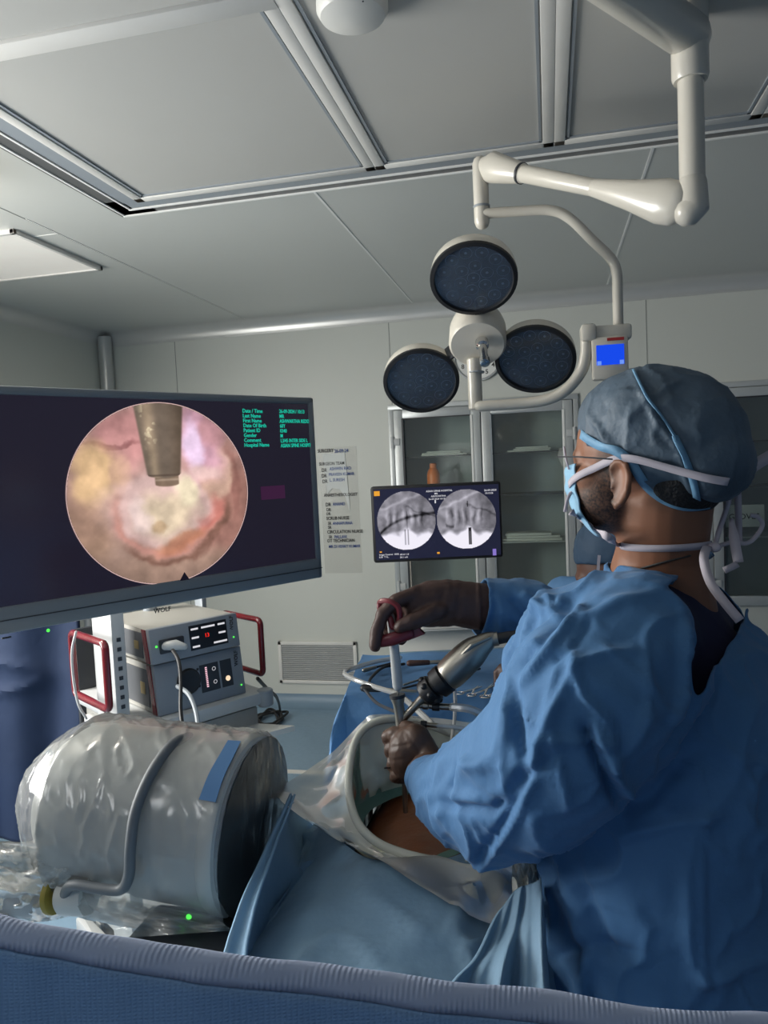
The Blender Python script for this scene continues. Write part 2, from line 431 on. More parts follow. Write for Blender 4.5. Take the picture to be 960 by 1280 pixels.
w_ = struct('added_window_1', m, mAlu); struct('added_glow_pane', M().box2((XL, .57, 1.12), (XL + .012, 1.93, 2.48)), emis('added_pane_glow', (.98, .98, .95), 1.2), w_)  # invented frame and glowing pane, added as a source for the left light
# seams in walls
m = M()
for x in (-2.62, -1.035 - .0, .62, 1.9): m.box2((x - .002, YW - .0015, .09), (x + .002, YW, CEIL - .1))
struct('trim_4', m, mSeam)
m = M()
for x, w in ((-2.035, .0025), (-.85, .005), (.385, .005), (1.6, .004)): m.box2((x - w, 2.70, CEIL - .002), (x + w, YW - .09, CEIL))
m.box2((XL, 2.90, CEIL - .0015), (-2.035, 2.904, CEIL)); struct('trim_5', m, mSeamL)
m = M(); m.box2((-2.042, 2.0, CEIL - .0012), (-2.038, YW - .09, CEIL)); struct('trim_6', m, mSeam)
# floor strip
p = onH(290, 963, 0); q = onH(405, 961, 0)
m = M(); m.box2((-2.3, 3.845, 0), (-.9, 3.885, .006)); struct('trim_7', m, mWhiteFrame)
# ---- laminar flow ceiling plenum
FX0, FX1, FY0, FY1 = -1.60, 1.55, .55, 2.70
FZ = CEIL - .045
m = M(); w = .16
m.box2((FX0, FY1 - w, FZ), (FX1, FY1, CEIL)); m.box2((FX0, FY0, FZ), (FX1, FY0 + w, CEIL))
m.box2((FX0, FY0, FZ), (FX0 + w, FY1, CEIL)); m.box2((FX1 - w, FY0, FZ), (FX1, FY1, CEIL))
struct('trim_8', m, mFrame)
m = M()
for a in (0.012, .07, .150):
    m.box2((FX0 + a, FY0 + a, FZ - .004), (FX1 - a, FY0 + a + .008, FZ)); m.box2((FX0 + a, FY1 - a - .008, FZ - .006), (FX1 - a, FY1 - a, FZ))
    m.box2((FX0 + a, FY0 + a, FZ - .004), (FX0 + a + .008, FY1 - a, FZ))
struct('trim_9', m, mSeamL)
m = M(); m.box2((FX0 + .09, FY1 - .14, FZ - .002), (FX1, FY1 - .085, FZ + .001)); m.box2((FX0 + .085, FY0, FZ - .002), (FX0 + .14, FY1 - .14, FZ + .001))
struct('trim_10', m, mGreyP)
xs = [FX0 + .152, -.545, .045, .66, 1.45]
for i in range(4):
    a, b = xs[i], xs[i + 1]
    t = thing('ceiling_filter_panel', ['wide white filter panel in the ceiling frame above the monitor', 'ceiling filter panel between the wide panel and the lamp arm, with the round detector', 'ceiling filter panel behind the lamp post, right of the double bar', 'ceiling filter panel past the lamp post at far right'][i], 'ceiling panel', ((a + b) / 2, (FY0 + FY1) / 2, FZ - .012), 0)
    hx, hy = (b - a) / 2, (FY1 - FY0) / 2 - .152
    m = M(); w = .035
    for s in (-1, 1):
        m.box2((s * hx, -hy, 0), (s * (hx - w), hy, .02), .002); m.box2((-hx, s * hy, 0), (hx, s * (hy - w), .02), .002)
    if i == 0: yc = onH(165, 34, FZ - .012).y - (FY0 + FY1) / 2; m.box2((-hx, yc - .03, -.002), (hx, yc + .03, .02), .002)
    obj('frame', m, mWhiteFrame, t)
    m = M(); s_ = .006
    for s in (-1, 1): m.box2((s * (hx - w - .004), -hy + w, .003), (s * (hx - w - .012), hy - w, .012)); m.box2((-hx + w, s * (hy - w - .004), .003), (hx - w, s * (hy - w - .012), .012))
    obj('gasket', m, mGreyP, t)
    obj('filter_sheet', M().box2((-hx + w, -hy + w, .008), (hx - w, hy - w, .016)), mFilter, t)
# ---- luminaires
def luminaire(x0, y0, x1, y1, lab, em, dz=0):
    t = thing('ceiling_light', lab, 'ceiling light', ((x0 + x1) / 2, (y0 + y1) / 2, CEIL - .02 - dz))
    if dz: obj('hanger', M().cyl((0, 0, .015), (0, 0, dz + .02), .008), mGreyL, t)
    hx, hy = (x1 - x0) / 2, (y1 - y0) / 2; m = M(); w = .02
    for s in (-1, 1): m.box2((s * hx, -hy, 0), (s * (hx - w), hy, .02), .002); m.box2((-hx, s * hy, 0), (hx, s * (hy - w), .02), .002)
    obj('frame', m, mWhiteFrame, t); obj('diffuser', M().box2((-hx + w, -hy + w, .006), (hx - w, hy - w, .014)), em, t)
luminaire(-2.78, 2.78, -2.16, 3.42, 'square white ceiling light panel by the left wall, barely glowing', mLumV)
luminaire(-2.55, 1.55, -1.95, 2.15, 'lit square ceiling light beyond the left frame edge', mLumL, .16)
luminaire(-1.9, -1.2, -1.3, -.6, 'added square fill light on the ceiling behind the viewer', mLumL)  # panel added to go with the rear fill
# ---- round detector
c = onH(440, 2, FZ - .012)
t = thing('smoke_detector', 'round white ceiling detector at the top edge above the surgical light', 'detector', (c.x, c.y, FZ - .012))
obj('housing', M().lathe([(.078, 0), (.078, -.018), (.07, -.032), (.045, -.042), (.0, -.045)], (0, 0, 0), (0, 0, 1), 36), mWhiteP, t)
obj('led_dot', M().ell((-.05, -.045, -.028), (.004, .004, .004), n=8, m=6), mDark, t)
obj('led_dot', M().ell((.035, -.05, -.032), (.004, .004, .004), n=8, m=6), mDark, t)
# ---- grille
a = onY(348, 800, YW); b = onY(446, 803, YW); c = onY(350, 853, YW)
gx0, gx1, gz1, gz0 = a.x, b.x, (a.z + b.z) / 2, c.z + .0
t = thing('air_return_grille', 'slatted grey air return grille low on the back wall', 'air vent', ((gx0 + gx1) / 2, YW, gz0))
hw = (gx1 - gx0) / 2; H = gz1 - gz0; m = M()
for s in (-1, 1): m.box2((s * hw, -.02, 0), (s * (hw - .025), 0, H), .003)
m.box2((-hw, -.02, 0), (hw, 0, .025), .003); m.box2((-hw, -.02, H - .025), (hw, 0, H), .003); obj('frame', m, mWhiteFrame, t)
obj('backing', M().box2((-hw + .02, -.004, .02), (hw - .02, 0, H - .02)), mDark, t)
m = M()
for k in range(17):
    z = .035 + k * (H - .07) / 16; m.box((0, -.011, z), (2 * hw - .05, .016, .0035), rot=Matrix.Rotation(.5, 3, 'X'))
obj('slats', m, mGreyL, t)
# ---- cabinets
def cabinet(C, doors, lab, hinge_side=True):
    x0, x1, z0, z1 = C
    t = thing('wall_cabinet', lab, 'cabinet', ((x0 + x1) / 2, YW, z0)); hw = (x1 - x0) / 2; H = z1 - z0; dp = .34
    m = M(); m.box2((-hw, dp - .01, 0), (hw, dp, H)); m.box2((-hw, 0, 0), (-hw + .01, dp, H)); m.box2((hw - .01, 0, 0), (hw, dp, H))
    m.box2((-hw, 0, 0), (hw, dp, .01)); m.box2((-hw, 0, H - .01), (hw, dp, H)); m.box2((-.01, .02, 0), (.01, dp, H)); obj('carcass', m, mInside, t)
    m = M(); w = .035
    for s in (-1, 1): m.box2((s * hw, -.02, 0), (s * (hw + w), 0, H + w), .003)
    m.box2((-hw - w, -.021, H), (hw + w, 0, H + w), .003); obj('surround', m, mAlu, t)
    for z in (.42, .74, 1.02) if H > 1 else ():
        obj('shelf', M().box2((-hw + .012, .03, z), (hw - .012, dp - .012, z + .008)), mDark if z > .7 else mAlu, t)
    n = doors
    for k in range(n):
        a = -hw + 2 * hw * k / n + .003; b = -hw + 2 * hw * (k + 1) / n - .003; w = .062
        m = M(); m.box2((a, -.03, .0), (a + w, -.002, H - .004), .004); m.box2((b - w, -.03, 0), (b, -.002, H - .004), .004)
        m.box2((a + w, -.029, H - w), (b - w, -.003, H - .004), .003); m.box2((a + w, -.029, 0), (b - w, -.003, w), .003)
        d = obj('door', m, mAlu, t)
        obj('pane', M().box2((a + w - .005, -.018, w - .005), (b - w + .005, -.012, H - w + .005)), mGlass, d)
        m = M(); 
        for q in (a + w, b - w): m.box2((q - .006, -.031, w), (q + .006, -.028, H - w))
        m.box2((a + w, -.031, H - w - .006), (b - w, -.028, H - w + .002)); obj('bead', m, mDark if k == 0 else mGreyP, d)
        m = M(); m.box2((b - w - .004, -.036, w), (b - w + .012, -.028, H - w), .002); obj('edge_strip', m, mSeamL, d)
        hx = a - .01 if k == 0 else b + .01
        for hz in (.14, H - .22):
            m = M(); m.cyl((hx, -.035, hz - .04), (hx, -.035, hz + .04), .012); m.box2((hx - .0, -.04, hz - .02), (hx + (.05 if k == 0 else -.05), -.028, hz + .025), .003); obj('hinge', m, mGreyL, d)
        kx = (b - .03 if k == 0 else a + .05); m = M(); m.lathe([(.016, 0), (.018, .012), (.012, .02), (0, .022)], (kx, -.03, .42), (0, -1, 0), 16); obj('lock', m, mChrome, d)
        if k == 1: m = M(); m.box2((a + .03, -.04, .435), (a - .035, -.03, .455), .002); obj('latch', m, mChrome, d)
    return t
cab = cabinet(C1, 2, 'built-in grey metal wall cabinet with two glass doors behind the small screen')
cab2 = cabinet(C2, 2, 'built-in wall cabinet with dark glass at the right edge behind the surgeon')
def pack(x, z, w, lab, d=.16, h=.03, s=0):
    m = M()
    for k in range(3): m.box((noise([[x * 9, k, s]])[0] * .02, 0, h * .16 + k * h * .3), (w * (1 - .12 * k), d, h * .28), .004, Matrix.Rotation(.15 * noise([[k, x * 5, 3]])[0], 3, 'Z'))
    me = bpy.data.meshes.new('p'); o = obj('instrument_pack', m, mPaper, base=(0, 0, 0)); o.location = (x, YW + .13, z)
    tag(o, lab, 'pouch', None); return o
pack(-.73, .72 + 1.02 + .008, .30, 'pale pouch pile on the upper shelf behind the left glass door', h=.035)
pack(-.12, .72 + 1.02 + .008, .28, 'pale pouches on the upper shelf behind the right glass door', h=.035)
pack(-.14, .72 + .42 + .008, .40, 'crumpled clear pouches on the low shelf of the right cabinet door', h=.06, s=4)
pack(-.75, .72 + .42 + .008, .26, 'white folded pack on the low shelf behind the left glass door', h=.09, s=6)
b0 = onY(542, 600, YW + .12)
t = thing('saline_bottle', 'bright orange bottle standing inside the cabinet just above the small screen', 'bottle', (b0.x, YW + .12, .72 + .74 + .008))
obj('body', M().lathe([(.04, 0), (.045, .01), (.045, .15), (.036, .18), (.022, .20)], (0, 0, 0), (0, 0, 1), 18), mOrange, t)
obj('cap', M().lathe([(.024, .195), (.024, .225), (.018, .23)], (0, 0, 0), (0, 0, 1), 18), mOrange, t)
m = M(); m.box((0, 0, .07), (.24, .012, .14), .003); o = obj('shelf_sign', m, mPaper, base=(0, 0, 0)); o.location = (1.18, YW + .05, .72 + .60 + .075); 
tag(o, 'pale card with dark lettering inside the right-hand cabinet behind the mask ties', 'sign')
text('lettering', 'GLOVES', .05, mInkK, o, (-.09, -.0075, .05), (1, 0, 0), (0, 0, 1))
o.location.z = .72 + .74 + .008 - .26
# ---- clock
c = onY(597, 446, YW - .02)
t = thing('wall_clock', 'round white wall clock half hidden behind the surgical light hub', 'clock', (c.x, YW, c.z - .15))
obj('case', M().lathe([(.155, 0), (.16, .01), (.16, .03), (.15, .036), (.145, .03), (.145, .02)], (0, 0, .15), (0, -1, 0), 48), mGreyL, t)
fc = obj('dial', M().cyl((0, -.001, .15), (0, -.024, .15), .146, n=48), mat('dial_white', (.8, .8, .77), .5), t)
for k in range(1, 13):
    a = math.radians(90 - 30 * k)
    text('numeral', str(k), .042, mInkK, fc, (.115 * math.cos(a), -.0255, .15 + .115 * math.sin(a) - .015), (1, 0, 0), (0, 0, 1), 'CENTER')
m = M(); m.box((0, -.027, .18), (.008, .002, .075)); m.box((.03, -.028, .15), (.09, .002, .005)); obj('hands', m, mInkK, t)
# ---- wall chart
a = onY(402, 560, YW - .004); b = onY(453, 716, YW - .004); a0 = a
t = thing('wall_chart', 'clear plastic sheet with handwritten team names taped to the back wall', 'notice', ((a.x + b.x) / 2, YW, b.z))
hw = (b.x - a.x) / 2; H = a.z - b.z
obj('plastic_sheet', M().box2((-hw - .02, -.004, 0), (hw, -.0025, H)), plastic('sheet_plastic', .05, .0, tint=(.97,.97,.97), scale=5, strg=.1, dcol=(.7, .72, .7)), t)
m = M(); m.prism([(-.1, .56), (-.06, .60), (-.01, .59), (.03, .53), (.055, .44), (.06, .44), (.04, .84), (-.12, .84)], (0, -.005, 0), (1, 0, 0), (0, 0, 1), (0, -1, 0), .001); obj('paper_note', m, mat('note_paper', (.7, .72, .70), .7), t)
cen = t.location.copy()
def wtxt(px, py, s, h, mt):
    h *= .86
    p = onY(px, py, YW - .0055); return text('handwriting', s, h, mt, t, (p.x - cen.x, -.0065, p.z - cen.z), (1, 0, .0), (0, 0, 1), sx=.80)
for px, py, s, h, k in ((397, 566, 'SURGERY', .04, 0), (418, 566, '26-09-24', .04, 1), (399, 582, 'SURGEON TEAM', .036, 0), (402, 590, 'DR', .042, 0), (412, 588, 'ASHWIN RAO', .036, 1), (402, 597, 'DR', .042, 0), (411, 595, 'PRAVEEN KUMAR', .034, 1), (403, 604, 'DR', .042, 0), (412, 602, 'L. SURESH', .036, 1),
                        (405, 621, 'ANAESTHESIOLOGIST', .036, 0), (407, 633, 'DR', .042, 0), (416, 632, 'ANAND', .036, 1), (408, 639, 'DR', .036, 0), (408, 644, 'DR', .032, 0), (408, 650, 'SCRUB NURSE', .038, 0), (410, 656, 'SR', .034, 0), (416, 656, 'ANNAPURNA', .034, 1), (410, 661, 'SR', .034, 0),
                        (409, 667, 'CIRCULATION NURSE', .038, 0), (411, 673, 'SR', .034, 0), (418, 673, 'PALLAVI', .036, 1), (409, 678, 'OT TECHNICIAN', .038, 0), (411, 685, 'MR DI VENKY KUMAR', .034, 1)):
    wtxt(px, py, s, h, mInkB if k else mInkK)

# ================================================================== SURGICAL LIGHT
base = onH(700, -8, CEIL - .2); pt = W(862, 45, 1.70)
HZ = pt.z
mount = Vector((-.28, 1.05, CEIL))
t = thing('surgical_light', 'cream triple head surgical light on jointed ceiling arm above the table', 'surgical light', (mount.x, mount.y, CEIL - .012))
L = t
def wo(name, m, mt, par=None, sharp=35): return obj(name, m, mt, par or L, world=True, sharp=sharp)
wo('ceiling_canopy', M().lathe([(.16, 0), (.16, -.03), (.07, -.07), (.05, HZ - CEIL + .03)], mount - Vector((0, 0, .012)), (0, 0, 1)), mCream)
wo('horizontal_arm', M().sweep([(mount.x, mount.y, HZ + .01), (pt.x, pt.y, HZ - .0)], [.052, .048], n=24), mCream)
pb = W(858, 252, 1.70)
pb = Vector((pt.x, pt.y, pb.z))
wo('joint_sleeve', M().lathe([(.030, .075), (.041, .065), (.041, -.09), (.037, -.10)], (pt.x, pt.y, HZ), (0, 0, 1)), mCream)
wo('drop_post', M().cyl((pt.x, pt.y, HZ - .06), pb, .0285, n=28), mCream)
m = M()
for z in (.10, .055): m.ell(W(853, 235 - z * 500, 1.67) , (.004,) * 3, n=8, m=6)
e0 = W(845, 255, 1.74); e1 = W(608, 208, 2.16)
m = M(); m.sweep([pb + Vector((0, 0, .05)), pb + Vector((0, 0, -.01)), pb * .7 + W(848, 262, 1.72) * .3 - Vector((0, 0, .012))], [.032, .036, .034], n=20)
wo('elbow_joint', m, mCream)
def P2(t_): return e0.lerp(e1, t_)
wo('spring_arm_cover', M().sweep([P2(0), P2(.06), P2(.2), P2(.38)], [(.050, .032), (.052, .032), (.036, .028), (.022, .022)], ref=(0, 0, 1), n=20), mCream)
wo('spring_arm', M().sweep([P2(.2), P2(.5), P2(.8)], [.021, .0225, .024], n=20), mCream)
wo('collar', M().sweep([P2(.775), P2(.785)], .0285, n=20, ends=False), mDark)
wo('knuckle_cover', M().sweep([P2(.78), P2(.9), P2(.97), P2(1.0)], [(.028, .026), (.038, .03), (.044, .03), (.03, .028)], ref=(0, 0, 1), n=20), mCream)
k0 = W(600, 205, 2.17); k1 = Vector((k0.x, k0.y, W(600, 276, 2.17).z))
wo('drop_tube', M().sweep([k0, k1], .0225, n=20), mCream)
wo('tube_ring', M().cyl(k1 + Vector((0, 0, .04)), k1 + Vector((0, 0, .046)), .0245), mGreyP)
th = [(605, 267, 2.17), (650, 264, 2.15), (688, 263, 2.13), (712, 273, 2.12), (740, 300, 2.11), (764, 324, 2.10), (771, 342, 2.10), (772, 370, 2.10), (773, 412, 2.10)]
wo('swivel_tube', M().sweep(spline([W(*q) for q in th], 6), .0145, n=16), mCream)
# control box
cc = W(765, 440, 2.08); yaw = math.atan2(cc.x, cc.y)
Rz = Matrix.Rotation(-yaw + .12, 3, 'Z')
def cb(px, py, dpt=0): return W(px, py, 2.08 + dpt)
m = M(); m.box(W(764, 417, 2.09), (.105, .06, .042), .008, Rz); m.box(W(735, 417, 2.09), (.042, .062, .048), .010, Rz); wo('swivel_block', m, mCream)
pc = W(762, 448, 2.075); m = M(); m.box(pc, (.098, .034, .12), .008, Rz); bx = wo('control_panel', m, mCream)
nf = Rz @ Vector((0, -1, 0)); rx = Rz @ Vector((1, 0, 0))
wo('lcd', M().box(pc + nf * .018 + Vector((0, 0, .008)), (.074, .003, .055), .001, Rz), mBlueLcd, bx)
m = M()
for s in (-1, 1): m.box(pc + nf * .0203 + rx * s * .03 + Vector((0, 0, -.014)), (.011, .001, .011), 0, Rz)
wo('button', m, emis('button_glow', srgb(110, 150, 245), 1), bx)
wo('logo', M().box(pc + nf * .0175 + rx * .015 + Vector((0, 0, .05)), (.045, .002, .008), 0, Rz), mat('red_logo', (.4, .03, .03), .5), bx)
yk = [(733, 425, 2.09), (732, 445, 2.09), (726, 465, 2.10), (708, 487, 2.12), (685, 499, 2.15), (655, 504, 2.18), (600, 508, 2.22)]
wo('yoke', M().sweep(spline([W(*q) for q in yk], 6), [.0165] * 37, n=16), mCream)
hub = W(597, 420, 2.23); kn = Vector((0.03, -.70, -.71)).normalized()
hz0 = W(594, 512, 2.23); hz0 = hz0 + Vector((0, .02, 0)); hz1 = Vector((hz0.x, hz0.y, hub.z - .065))
wo('hub_stem', M().cyl(hz0, hz1, .0215, bev=.004), mCream)
wo('stem_ring', M().cyl(W(596, 466, 2.23) , W(596, 464.5, 2.23), .0226), mGreyP)
hb = wo('hub', M().lathe([(.05, .07), (.078, .06), (.085, .03), (.085, -.035), (.078, -.045), (0, -.045)], hub, -kn, 36), mCream)
ha = onplane(602, 426, hub + kn * .05, kn)
wo('handle', M().lathe([(.017, 0), (.019, .004), (.019, .025), (.013, .03), (.012, .085), (.0145, .087), (.0145, .105), (.011, .107)], ha, kn + Vector((.10, 0, -.02)), 20), mChrome, hb)
heads = [((592, 348), 54.5), ((526.5, 476), 47.5), ((669, 449), 50)]
for (hx, hy), rp in heads:
    c = onplane(hx, hy, hub + kn * .02, kn); dep = -(RC.transposed() @ (c - CAM)).z; r = rp / FPX * dep
    tn = (kn - (c - hub).normalized() * .10).normalized()
    h = wo('lamp_head', M().lathe([(.35 * r, .07), (.8 * r, .062), (.97 * r, .035), (r, .01), (r, -.004), (.92 * r, -.006), (.9 * r, .012), (0, .012)], c, -tn, 48), mCream)
    wo('bezel', M().lathe([(.99 * r, .002), (1.005 * r, .0), (1.0 * r, -.009), (.91 * r, -.011), (.89 * r, -.004), (.89 * r, .004)], c, -tn, 48), mBlack, h)
    wo('cover_glass', M().lathe([(.90 * r, -.004), (.5 * r, -.006), (0, -.007)], c, -tn, 32), mGlassTop, h)
    wo('reflector_plate', M().lathe([(.9 * r, .0115), (.9 * r, .008), (0, .008)], c, -tn, 32), mat('reflector', (.10, .125, .17), .35), h)
    tx = Vector((1, 0, 0)); tx = (tx - tn * tx.dot(tn)).normalized(); ty = tn.cross(tx)
    for rr, n in ((0, 1), (.33, 6), (.69, 12)):
        for k in range(n):
            a = 2 * math.pi * (k + .3) / n; p = c + (tx * math.cos(a) + ty * math.sin(a)) * rr * r
            wo('led_lens', M().lathe([(.022, .0), (.023, .003), (.017, .007), (.016, .004), (.009, .0035), (.004, .006), (0, .0065)], p - tn * .008, tn, 14),
               mLens if 'mLens' in globals() else globals().setdefault('mLens', mat('lens_plastic', (.62, .68, .75), .15, coat=.6)), h)
    d = (c - hub).normalized(); q0 = hub + d * .06 - kn * .02; q1 = c - d * r * .95 - tn * .03
    wo('head_bracket', M().sweep([q0, q0.lerp(q1, .5), q1 + d * .03], [(.03, .014), (.034, .016), (.03, .014)], ref=kn, n=12), mDark)

# ================================================================== BIG MONITOR + CART
ZM = 2.25
Pm = W(392, 497, ZM); um = (RC @ Vector((945, 111, -930))).normalized(); rot = math.atan2(um.y, um.x)
um = Vector((math.cos(rot), math.sin(rot), 0)); nm = Vector((um.y, -um.x, 0))
zb = W(402, 724, ZM).z; HM = Pm.z - zb; WM = .965
o0 = Vector((Pm.x, Pm.y, zb)) - um * (WM / 2)
mon = thing('endoscopy_monitor', 'large grey-framed flat monitor showing a round endoscopic picture, left of frame', 'monitor', o0, rot)
def ml(px, py): p = onplane(px, py, Pm, nm) - o0; return Vector((p.dot(um), 0, p.z))
bz = .020; bb = .062
m = M()
m.box2((-WM / 2, -.0, HM - bz), (WM / 2, .045, HM), .006); m.box2((-WM / 2, 0, 0), (WM / 2, .045, bb), .008)
m.box2((-WM / 2, 0, 0), (-WM / 2 + bz, .045, HM), .006); m.box2((WM / 2 - bz, 0, 0), (WM / 2, .045, HM), .006)
obj('bezel', m, mat('monitor_bezel', (.20, .225, .25), .4, var=.03), mon)
obj('back_cover', M().box2((-WM / 2 + .006, .02, .006), (WM / 2 - .006, .06, HM - .006), .01), mGreyP, mon)
scr = obj('screen', M().box2((-WM / 2 + bz - .002, .006, bb - .004), (WM / 2 - bz + .002, .02, HM - bz + .004)), mat('screen_glass', (.010, .009, .014), .18, emit=srgb(38, 33, 48), es=.6), mon)
# endoscopic picture
def image_mesh(name, fn, cx, cz, rx, rz, y, parent, mt, n=150):
    us = np.linspace(-1, 1, n); me = bpy.data.meshes.new(name)
    U, V_ = np.meshgrid(us, us); ins = (U ** 2 + V_ ** 2) <= 1.0
    # squash square grid to disc edges
    idx = -np.ones(U.shape, int); k = ins; idx[k] = np.arange(k.sum())
    P = np.stack([cx + U[k] * rx, np.full(k.sum(), y), cz + V_[k] * rz], 1)
    a = idx[:-1, :-1]; b = idx[:-1, 1:]; c = idx[1:, 1:]; d = idx[1:, :-1]; ok = (a >= 0) & (b >= 0) & (c >= 0) & (d >= 0)
    me.from_pydata(P.tolist(), [], np.stack([a[ok], b[ok], c[ok], d[ok]], 1).tolist()); me.update()
    C = fn(U[k], V_[k]); C = np.clip(C, 0, 1) ; lin = np.where(C <= .04045, C / 12.92, ((C + .055) / 1.055) ** 2.4)
    at = me.color_attributes.new('Col', 'FLOAT_COLOR', 'POINT'); at.data.foreach_set('color', np.concatenate([lin, np.ones((len(lin), 1))], 1).ravel())
    return obj(name, None, mt, parent, me=me, sharp=0)
def smooth(a, b, x): t_ = np.clip((x - a) / (b - a), 0, 1); return t_ * t_ * (3 - 2 * t_)
def endo(u, v):
    P = np.stack([u, v, u * 0], 1)
    wu = u + .055 * fbm(P * 4, 1, 5); wv = v + .055 * fbm(P * 4 + 9, 2, 5)
    C = np.tile(np.array([198, 158, 150.]), (len(u), 1)); fine = fbm(P * 7 + 3, 5, 5)
    def mix(col, w): nonlocal C; w = np.clip(w, 0, 1)[:, None]; C = C * (1 - w) + np.array(col, float) * w
    def blob(cx, cy, rx, ry, col, k=1, ang=0, soft=.45, uu=None, vv=None):
        x = (wu if uu is None else uu) - cx; y = (wv if vv is None else vv) - cy; c, s = math.cos(ang), math.sin(ang)
        d = np.hypot((x * c + y * s) / rx, (-x * s + y * c) / ry); mix(col, k * (1 - smooth(1 - soft, 1 + soft, d)))
    blob(.75, -.25, .5, .75, (172, 124, 112), .9); blob(-.5, -.75, .6, .3, (158, 132, 118), .8); blob(.2, -.85, .9, .2, (168, 138, 122), .9)
    blob(-.85, -.35, .3, .4, (176, 142, 118), .7)
    blob(-.40, .62, .32, .30, (206, 148, 146), .9); blob(-.5, .56, .28, .025, (140, 90, 90), .7, .1)
    blob(-.66, .22, .30, .34, (228, 190, 146), 1, soft=.3); blob(-.45, .25, .12, .3, (190, 150, 140), .5)
    blob(-.2, -.15, .45, .3, (214, 182, 178), .8)
    # crescent
    r = np.hypot((wu - .03) / .62, (wv + .18) / .52)
    mix((224, 190, 184), (1 - smooth(.75, .95, r)) * .9)
    low = smooth(.15, -.35, wv)
    mix((204, 150, 138), np.exp(-((r - .93) / .09) ** 2) * low); mix((124, 90, 78), np.exp(-((r - 1.07) / .07) ** 2) * smooth(-.25, -.6, wv - .45 * wu) * .85)
    blob(.52, -.3, .10, .22, (190, 96, 86), .45, -.5); blob(.18, -.56, .28, .08, (196, 130, 100), .8, .25)
    blob(.02, -.22, .32, .26, (226, 206, 176), .9); blob(.25, .0, .12, .2, (236, 222, 190), .9, .5); blob(-.06, -.34, .07, .08, (176, 142, 106), .55)
    blob(-.25, -.25, .1, .2, (232, 208, 206), .7, .4)
    blob(.62, .2, .17, .3, (214, 176, 156), .95, -.3, .25); blob(.82, .1, .06, .4, (142, 96, 88), .5)
    blob(.45, .62, .26, .45, (214, 164, 184), .9, .15); blob(.36, .52, .12, .30, (240, 212, 240), .95, .1); blob(.46, .22, .18, .1, (232, 196, 190), .9)
    blob(.62, .7, .15, .2, (204, 150, 152), .7)
    # instrument
    lft = -.29 + (1 - v) * .14; rgt = .26 - (1 - v) * .09; su = (u - lft) / (rgt - lft); body = smooth(-.015, .015, u - lft) * smooth(-.015, .015, rgt - u) * smooth(-.008, .008, v - .215 + .045 * np.sqrt(np.clip(1 - (2 * su - 1) ** 2, 0, 1)))
    neck = smooth(-.008, .008, u + .10) * smooth(-.008, .008, .165 - u) * smooth(-.008, .008, v - .105 + .03 * np.sqrt(np.clip(1 - ((u - .032) / .135) ** 2, 0, 1))) * (v < .25)
    mix((128, 108, 92), neck); mix((200, 180, 160), neck * np.exp(-((v - .15) / .012) ** 2) * .5)
    sh = np.exp(-((su - .25) / .13) ** 2); C = C * (1 - body[:, None]) + (np.array([118, 104, 92.]) + sh[:, None] * np.array([46, 40, 30.]) - smooth(.55, 1, su)[:, None] * 22) * body[:, None]
    mix((80, 66, 58), body * np.exp(-((v - .20) / .012) ** 2) * .7); mix((206, 190, 160), body * smooth(.35, .6, fbm(P * 14, 8, 3)) * sh * smooth(.3, .8, v) * 1.2)
    C *= (1 + .11 * fine)[:, None]
    C *= (1 - .12 * smooth(.8, 1, np.hypot(u, v)))[:, None]
    return C / 255
a = ml(83, 617); b = ml(310.5, 617); c = ml(197, 503); d = ml(197, 731.5)
ecx, ecz, erx, erz = (a.x + b.x) / 2, (c.z + d.z) / 2, (b.x - a.x) / 2, (c.z - d.z) / 2
im = image_mesh('endoscope_picture', endo, ecx, ecz, erx, erz, .004, scr, emis_attr('endoscope_image', 1.0), 230)
m = M(); m.sweep([(ecx + erx * math.cos(k / 96 * 2 * math.pi), .0035, ecz + erz * math.sin(k / 96 * 2 * math.pi)) for k in range(96)], .0011, n=6, closed=True)
obj('picture_edge', m, emis('edge_glow', srgb(225, 190, 185), .85), scr)
m = M(); nx = ecx + erx * .15; m.prism([(nx - .017, ecz - erz - .004), (nx + .019, ecz - erz - .004), (nx + .002, ecz - erz + .023)], (0, .0025, 0), (1, 0, 0), (0, 0, 1), (0, -1, 0), .001); obj('notch', m, mBackGlow, scr)
for i, (a_, b_) in enumerate((('Date / Time', '26-09-2024 / 10:13'), ('Last Name', 'MR'), ('First Name', 'ASHWARTHA REDDY'), ('Date Of Birth', '60Y'), ('Patient ID', '0340'), ('Gender', 'M'), ('Comment', 'L3/45 INTER SIDE L'), ('Hospital Name', 'ASIAN SPINE HOSPITAL'))):
    y0 = 515.5 + i * 6.15
    for s, px in ((a_, 304 + i * .35), (b_, 350 + i * .3)):
        p = ml(px, y0 + (0.6 if px > 330 else 0)); text('screen_text', s, .0152, mTxtG, scr, (p.x, .0035, p.z), (1, 0, 0), (0, 0, 1), sx=.80 if px > 330 else .92)
m = M(); a = ml(0, 776); b = ml(398, 710); z = (ml(150, 749).z + ml(380, 713).z) / 2
m.box2((-WM / 2 + bz, .0035, z), (WM / 2 - bz, .005, z + .0014)); obj('status_line', m, mTxtW, scr)
z -= .016
for px, s in ((141, 'O  1M'), (276, 'O'), (337, '0:00'), (358, 'I  (89%)')):
    p = ml(px, 740); text('status_text', s, .014, mTxtW, scr, (p.x, .0035, z), (1, 0, 0), (0, 0, 1))
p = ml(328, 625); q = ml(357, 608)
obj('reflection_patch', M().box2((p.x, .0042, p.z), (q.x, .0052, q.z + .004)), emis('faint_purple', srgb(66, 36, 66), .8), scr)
p = ml(203, 765); text('brand_text', 'WOLF', .017, mInkK, mon, (p.x, -.001, p.z), (1, 0, 0), (0, 0, 1), 'CENTER')
